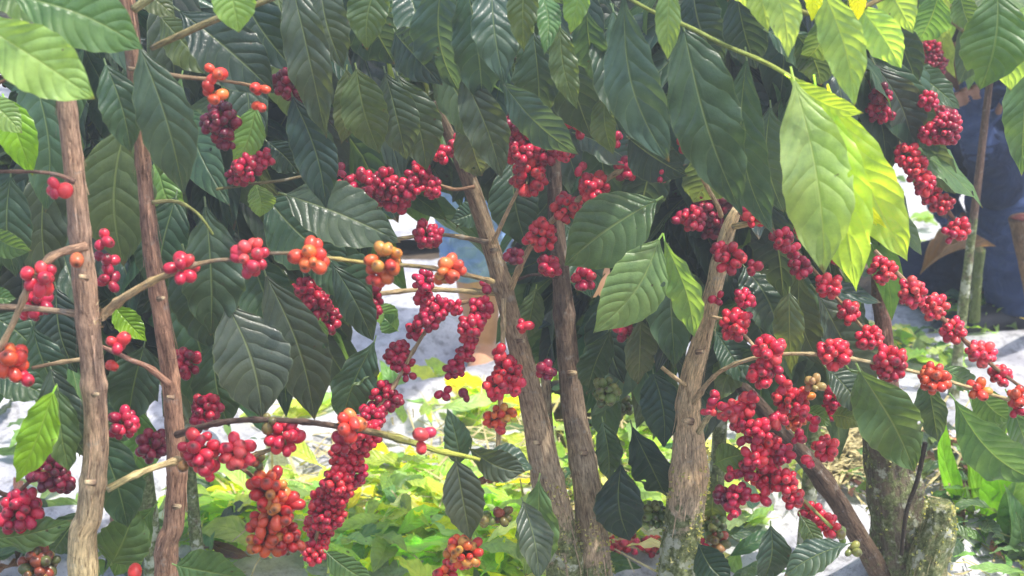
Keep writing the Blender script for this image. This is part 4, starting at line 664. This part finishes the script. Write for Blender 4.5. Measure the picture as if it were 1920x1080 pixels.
back_tree(.30, 1.86, 'shaded coffee tree with long hanging leaves behind the twin stems', 1.0, [bl(980, 60, 1.80, .2, .11, 80, .05), bl(1160, 170, 1.80, .16, .13, 70, .05), bl(1200, 400, 1.80, .09, .12, 44, .05), bl(1180, 600, 1.80, .07, .06, 18, .05)], 'DTVTd',
          [(1140, 700, 1.9, 30, 14, 'green'), (1110, 735, 1.9, 24, 14, 'olive'), (1160, 760, 1.9, 28, 14, 'green')], rs=.5)
back_tree(.45, 1.92, 'dense dark coffee tree behind the cut slanting stem', 1.0, [bl(1400, 80, 1.80, .2, .12, 80, .05), bl(1390, 310, 1.80, .13, .12, 60, .05), bl(1430, 540, 1.80, .09, .08, 28, .05), bl(1540, 240, 1.80, .08, .14, 34, .05)], 'DTVDdM', rs=.5)
t1810 = back_tree(P(1815, 500, 2.5).x, 2.5, 'thin brown coffee stem beside the navy sleeve at upper right', .95, [bl(1700, -60, 2.5, .16, .05, 24), bl(1900, -60, 2.6, .2, .05, 24), bl(1630, 60, 2.5, .06, .1, 14)], 'DMLd', [(1740, 95, 2.4, 26, 10, 'crim'), (1760, 120, 2.4, 20, 10, 'dark'), (1730, 185, 2.4, 22, 10, 'crim'), (1760, 225, 2.4, 26, 10, 'crim'), (1725, 215, 2.4, 18, 10, 'olive')], col=(.14, .09, .07, 0), rs=.45)
for i, (x, y, lab) in enumerate([(-1.9, 4.6, 'far coffee tree at the left edge of the row beyond the tarps'), (-1.0, 4.9, 'far coffee tree seen between the two left stems'), (-.25, 4.5, 'far coffee tree seen beside the pale jeans'), (.5, 4.9, 'far coffee tree seen behind the middle foliage'), (1.25, 5.2, 'far coffee tree beyond the hanging yellow green leaves'), (2.2, 5.4, 'far coffee tree above the crouching picker')]):
    back_tree(x, y, lab, 1.5, [((x, y, 1.15), (.5, .4, .4), 170), ((x - .2, y - .1, .7), (.35, .3, .25), 70)], 'DMTML' if i % 2 else 'DTMDM', L=(.14, .22), seg=6)
for i, (x, y) in enumerate([(-2.6, 7.3), (-1.4, 7.8), (-.2, 7.2), (1.1, 7.7), (2.4, 7.4), (3.6, 7.9)]):
    t = back_tree(x, y, 'bushy coffee tree in the farthest row', 1.9, [((x, y, 1.2), (.7, .5, .7), 150)], 'DMTMD', L=(.18, .28), seg=5)
# leaves overhead, above the frame, belonging to the near trees
for t, blobs in [(tB, [((-.30, 1.62, 1.15), (.12, .12, .06), 8)]), (tD, [((.30, 1.62, 1.10), (.18, .2, .08), 30)])]:
    crown(t, blobs, 'DTMD', (.13, .2), seg=9)
# ------------------------------------------------------------------ leaf litter, weeds, straw
def litter(name, label, cat, regions, mix, L=(.05, .12), zmax=.06):
    mb = MB()
    for (px, py, sx, sy, n) in regions:
        for _ in range(n):
            x = px + random.gauss(0, sx); y = py + random.gauss(0, sy)
            if y < 300: continue
            g = G(x, y, random.uniform(.02, zmax)); a = Vector((random.gauss(0, 1), random.gauss(0, 1), random.gauss(0, .10))).normalized(); l = random.uniform(*L)
            n_ = Vector((random.gauss(0, .38), random.gauss(0, .38) - .1, 1)); leaf_geo(mb, g, g + a * l, l * random.uniform(.2, .42), n_, jit(GREENS[random.choice(mix)], .3), random.uniform(-.1, .22), random.uniform(-.3, .7), random.uniform(.02, .06), 11, 2, .12)
    o = mb.build(name, LEAF); return tag(o, label, cat, kind='stuff')
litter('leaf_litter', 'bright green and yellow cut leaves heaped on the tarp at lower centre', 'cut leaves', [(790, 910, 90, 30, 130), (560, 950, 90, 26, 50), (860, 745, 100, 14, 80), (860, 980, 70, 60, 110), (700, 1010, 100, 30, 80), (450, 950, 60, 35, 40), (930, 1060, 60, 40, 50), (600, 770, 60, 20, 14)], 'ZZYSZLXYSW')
litter('leaf_litter', 'cut green leaves scattered on the tarp between the middle stems', 'cut leaves', [(1140, 830, 70, 70, 90), (1100, 700, 60, 30, 40), (1210, 900, 50, 60, 50), (1380, 830, 50, 60, 40), (1330, 1000, 50, 40, 30)], 'ZSMYLWD')
litter('leaf_litter', 'heap of green cut leaves on the tarp beside the navy shoe at right', 'cut leaves', [(1820, 560, 50, 22, 80), (1740, 650, 36, 14, 30), (1900, 530, 40, 16, 30), (1650, 640, 30, 16, 16), (1690, 420, 16, 40, 14)], 'SLSYMWD', L=(.05, .11), zmax=.05)
litter('leaf_litter', 'green and brown leaves scattered over the tarp at lower left', 'cut leaves', [(90, 1000, 90, 45, 34), (300, 1030, 70, 40, 26), (400, 900, 40, 50, 18), (60, 800, 60, 30, 8)], 'LMLMDP')
litter('leaf_litter', 'weeds and dead leaves on bare soil at lower right', 'ground cover', [(1850, 950, 70, 70, 130), (1800, 850, 60, 30, 50), (1900, 1040, 50, 40, 40), (1620, 900, 50, 40, 14)], 'MDMPMODPL', L=(.03, .09), zmax=.08)
def straw(label, regions, colr, L=(.03, .12)):
    mb = MB()
    for (px, py, sx, sy, n) in regions:
        for _ in range(n):
            g = G(px + random.gauss(0, sx), py + random.gauss(0, sy), random.uniform(.01, .06)); a = Vector((random.gauss(0, 1), random.gauss(0, 1), random.gauss(0, .25))).normalized() * random.uniform(*L); w = Vector((-a.y, a.x, 0)).normalized() * random.uniform(.001, .003); m = g + a * .5 + Vector((0, 0, random.uniform(-.005, .012)))
            mb.put([g - w, g + w, m - w, m + w, g + a - w * .5, g + a + w * .5], [(0, 1, 3, 2), (2, 3, 5, 4)], jit(colr, .3), [(0, .5)] * 6)
    return tag(mb.build('dry_straw', STRAW), label, 'straw', kind='stuff')
straw('yellow dry straw heaped on the tarp left of the old stump', [(1575, 855, 45, 28, 420), (1520, 760, 50, 30, 160), (1620, 800, 30, 20, 80)], (.6, .5, .25))
straw('thin dry stalks littered under the centre left berry strings', [(600, 900, 100, 60, 200), (900, 900, 80, 80, 200), (1160, 900, 80, 80, 160), (1840, 900, 80, 80, 300)], (.4, .36, .15))
def weed(px, py, blades, lab, h=.16, mix='GML', wd=.012):
    g = G(px, py, 0); t = empty('weed_plant', g, lab, 'weed', 'weeds at the lower right')
    for _ in range(blades):
        mb = MB(); a = Vector((random.gauss(0, .45), random.gauss(-.1, .35), 1)).normalized() * h * random.uniform(.7, 1.15); b = g + Vector((random.gauss(0, .008), random.gauss(0, .008), 0)); n = Vector((random.gauss(0, .4), -1, .5))
        leaf_geo(mb, b, b + a, wd * random.uniform(.8, 1.3), n, jit(GREENS[random.choice(mix)]), random.uniform(-.22, .22), .35, .005, 14, 2, 0); mb.build('leaf', LEAF, t)
weed(1850, 1000, 9, 'tuft of broad grass blades rising right of the mossy stump', .22, 'GMG', .028); weed(1800, 1030, 7, 'low thin grass tuft against the mossy side of the stump', .12, 'MLO', .010)
weed(1905, 1060, 8, 'leafy weed with wide green leaves at the lower right corner', .17, 'MMG', .06); weed(1880, 930, 6, 'slim upright weed behind the broad grass blades', .2, 'GMY', .016)
# berries spilled on the ground
for a in [(1170, 1028, 26, 'pink', 'small pile of pinkish red cherries on the tarp between the middle stems'), (1222, 1030, 18, 'red', 'few red cherries on the tarp beside the lichen covered foot'), (1845, 850, 34, 'pale', 'pile of pale orange unripe cherries on the ground right of the old stump'), (1790, 842, 20, 'pale', 'smaller bunch of pale cherries next to the hanging leaf at right')]:
    g = G(a[0], a[1], .02); mb = MB(); s = sc(g)
    for k in range(26):
        p = g + Vector((random.gauss(0, a[2] * .6 * s), random.gauss(0, a[2] * .6 * s), random.uniform(0, .018))); put_berry(mb, p, Vector([random.gauss(0, 1) for _ in range(3)]).normalized(), .011, jit(random.choice(PAL[a[3]])), False)
    tag(mb.build('fallen_cherries', BERRY), a[4], 'cherries', kind='stuff')
# dry curled leaf, cut sapling, cut post, stones
t = empty('cut_sapling', G(1828, 600), 'cut green sapling stub standing in the heap of leaves at right', 'sapling')
mb = MB(); tube(mb, smooth_path([(P(1838, 468, 2.78), .011), (P(1832, 530, 2.8), .010), (P(1826, 600, 2.83), .013)], .01), 14, lambda s: (.13, .17, .06, .2), .08); mb.build('stem', BARK, t)
mb = MB(); tube(mb, smooth_path([(P(1838, 470, 2.78), .008), (P(1825, 455, 2.74), .006), (P(1800, 462, 2.7), .004)], .01), 8, lambda s: (.2, .2, .09, 0), .05); mb.build('side_shoot', BARK, t)
mb = MB(); leaf_geo(mb, P(1725, 515, 2.7), P(1868, 462, 2.7), .05, Vector((.1, -.3, 1)), (.14, .085, .06), .10, .9, .02, 20, 5, 0, curl=-.8); tag(mb.build('dead_leaf', LEAF), 'large curled brown dead leaf leaning on the cut green sapling', 'dead leaf')
t = empty('cut_stump', G(1925, 560), 'brown sawn coffee stump with reddish top at the right edge', 'stump')
mb = MB(); tube(mb, smooth_path([(P(1914, 408, 2.6), .024), (P(1922, 470, 2.62), .018), (G(1950, 640), .014)], .01), 20, lambda s: (.16, .10, .06, 0), .07); mb.build('trunk', BARK, t)
mb = MB(); tube(mb, smooth_path([(P(1914, 408, 2.6), .019), (P(1914, 406, 2.6), .014)], .002), 18, lambda s: (.17, .045, .04, 0), .2); mb.build('cut_face', BARK, t)
def stone(px, py, r, lab):
    g = G(px, py); V = []; nu, nv = 20, 12; sd = random.random() * 20
    for j in range(nv):
        for i in range(nu):
            th = math.pi * j / (nv - 1); a = 2 * math.pi * i / nu; d = Vector((math.sin(th) * math.cos(a), math.sin(th) * math.sin(a), math.cos(th))); q = 1 + .3 * mn.noise(d * 2 + Vector((sd, 0, 0))) + .1 * mn.noise(d * 6); V.append(g + Vector((d.x * r * q, d.y * r * .8 * q, d.z * r * .6 * q + r * .2)))
    mb = MB(); mb.put(V, grid_faces(nu, nv, True)); tag(mb.build('stone', STONE), lab, 'stone')
stone(1850, 1030, .022, 'small grey stone among the weeds at lower right')

mb = MB(); X0, X1, Y0, Y1, Z0, Z1 = -4, 4, -.6, 9, -.2, 2.2
mb.put([(x, y, z) for z in (Z0, Z1) for y in (Y0, Y1) for x in (X0, X1)], [(0, 2, 3, 1), (4, 5, 7, 6), (0, 1, 5, 4), (1, 3, 7, 5), (3, 2, 6, 7), (2, 0, 4, 6)])
tag(mb.build('added_haze', ADDED_HAZE, smooth=False), kind='structure')
mb = MB(); X0, X1, Y0, Y1, Z0, Z1 = -1.5, 1.3, -.4, 1.45, .74, 1.9
mb.put([(x, y, z) for z in (Z0, Z1) for y in (Y0, Y1) for x in (X0, X1)], [(0, 2, 3, 1), (4, 5, 7, 6), (0, 1, 5, 4), (1, 3, 7, 5), (3, 2, 6, 7), (2, 0, 4, 6)])
tag(mb.build('added_haze', ADDED_HAZE2, smooth=False), kind='structure')  # denser box, added to veil the top of the view
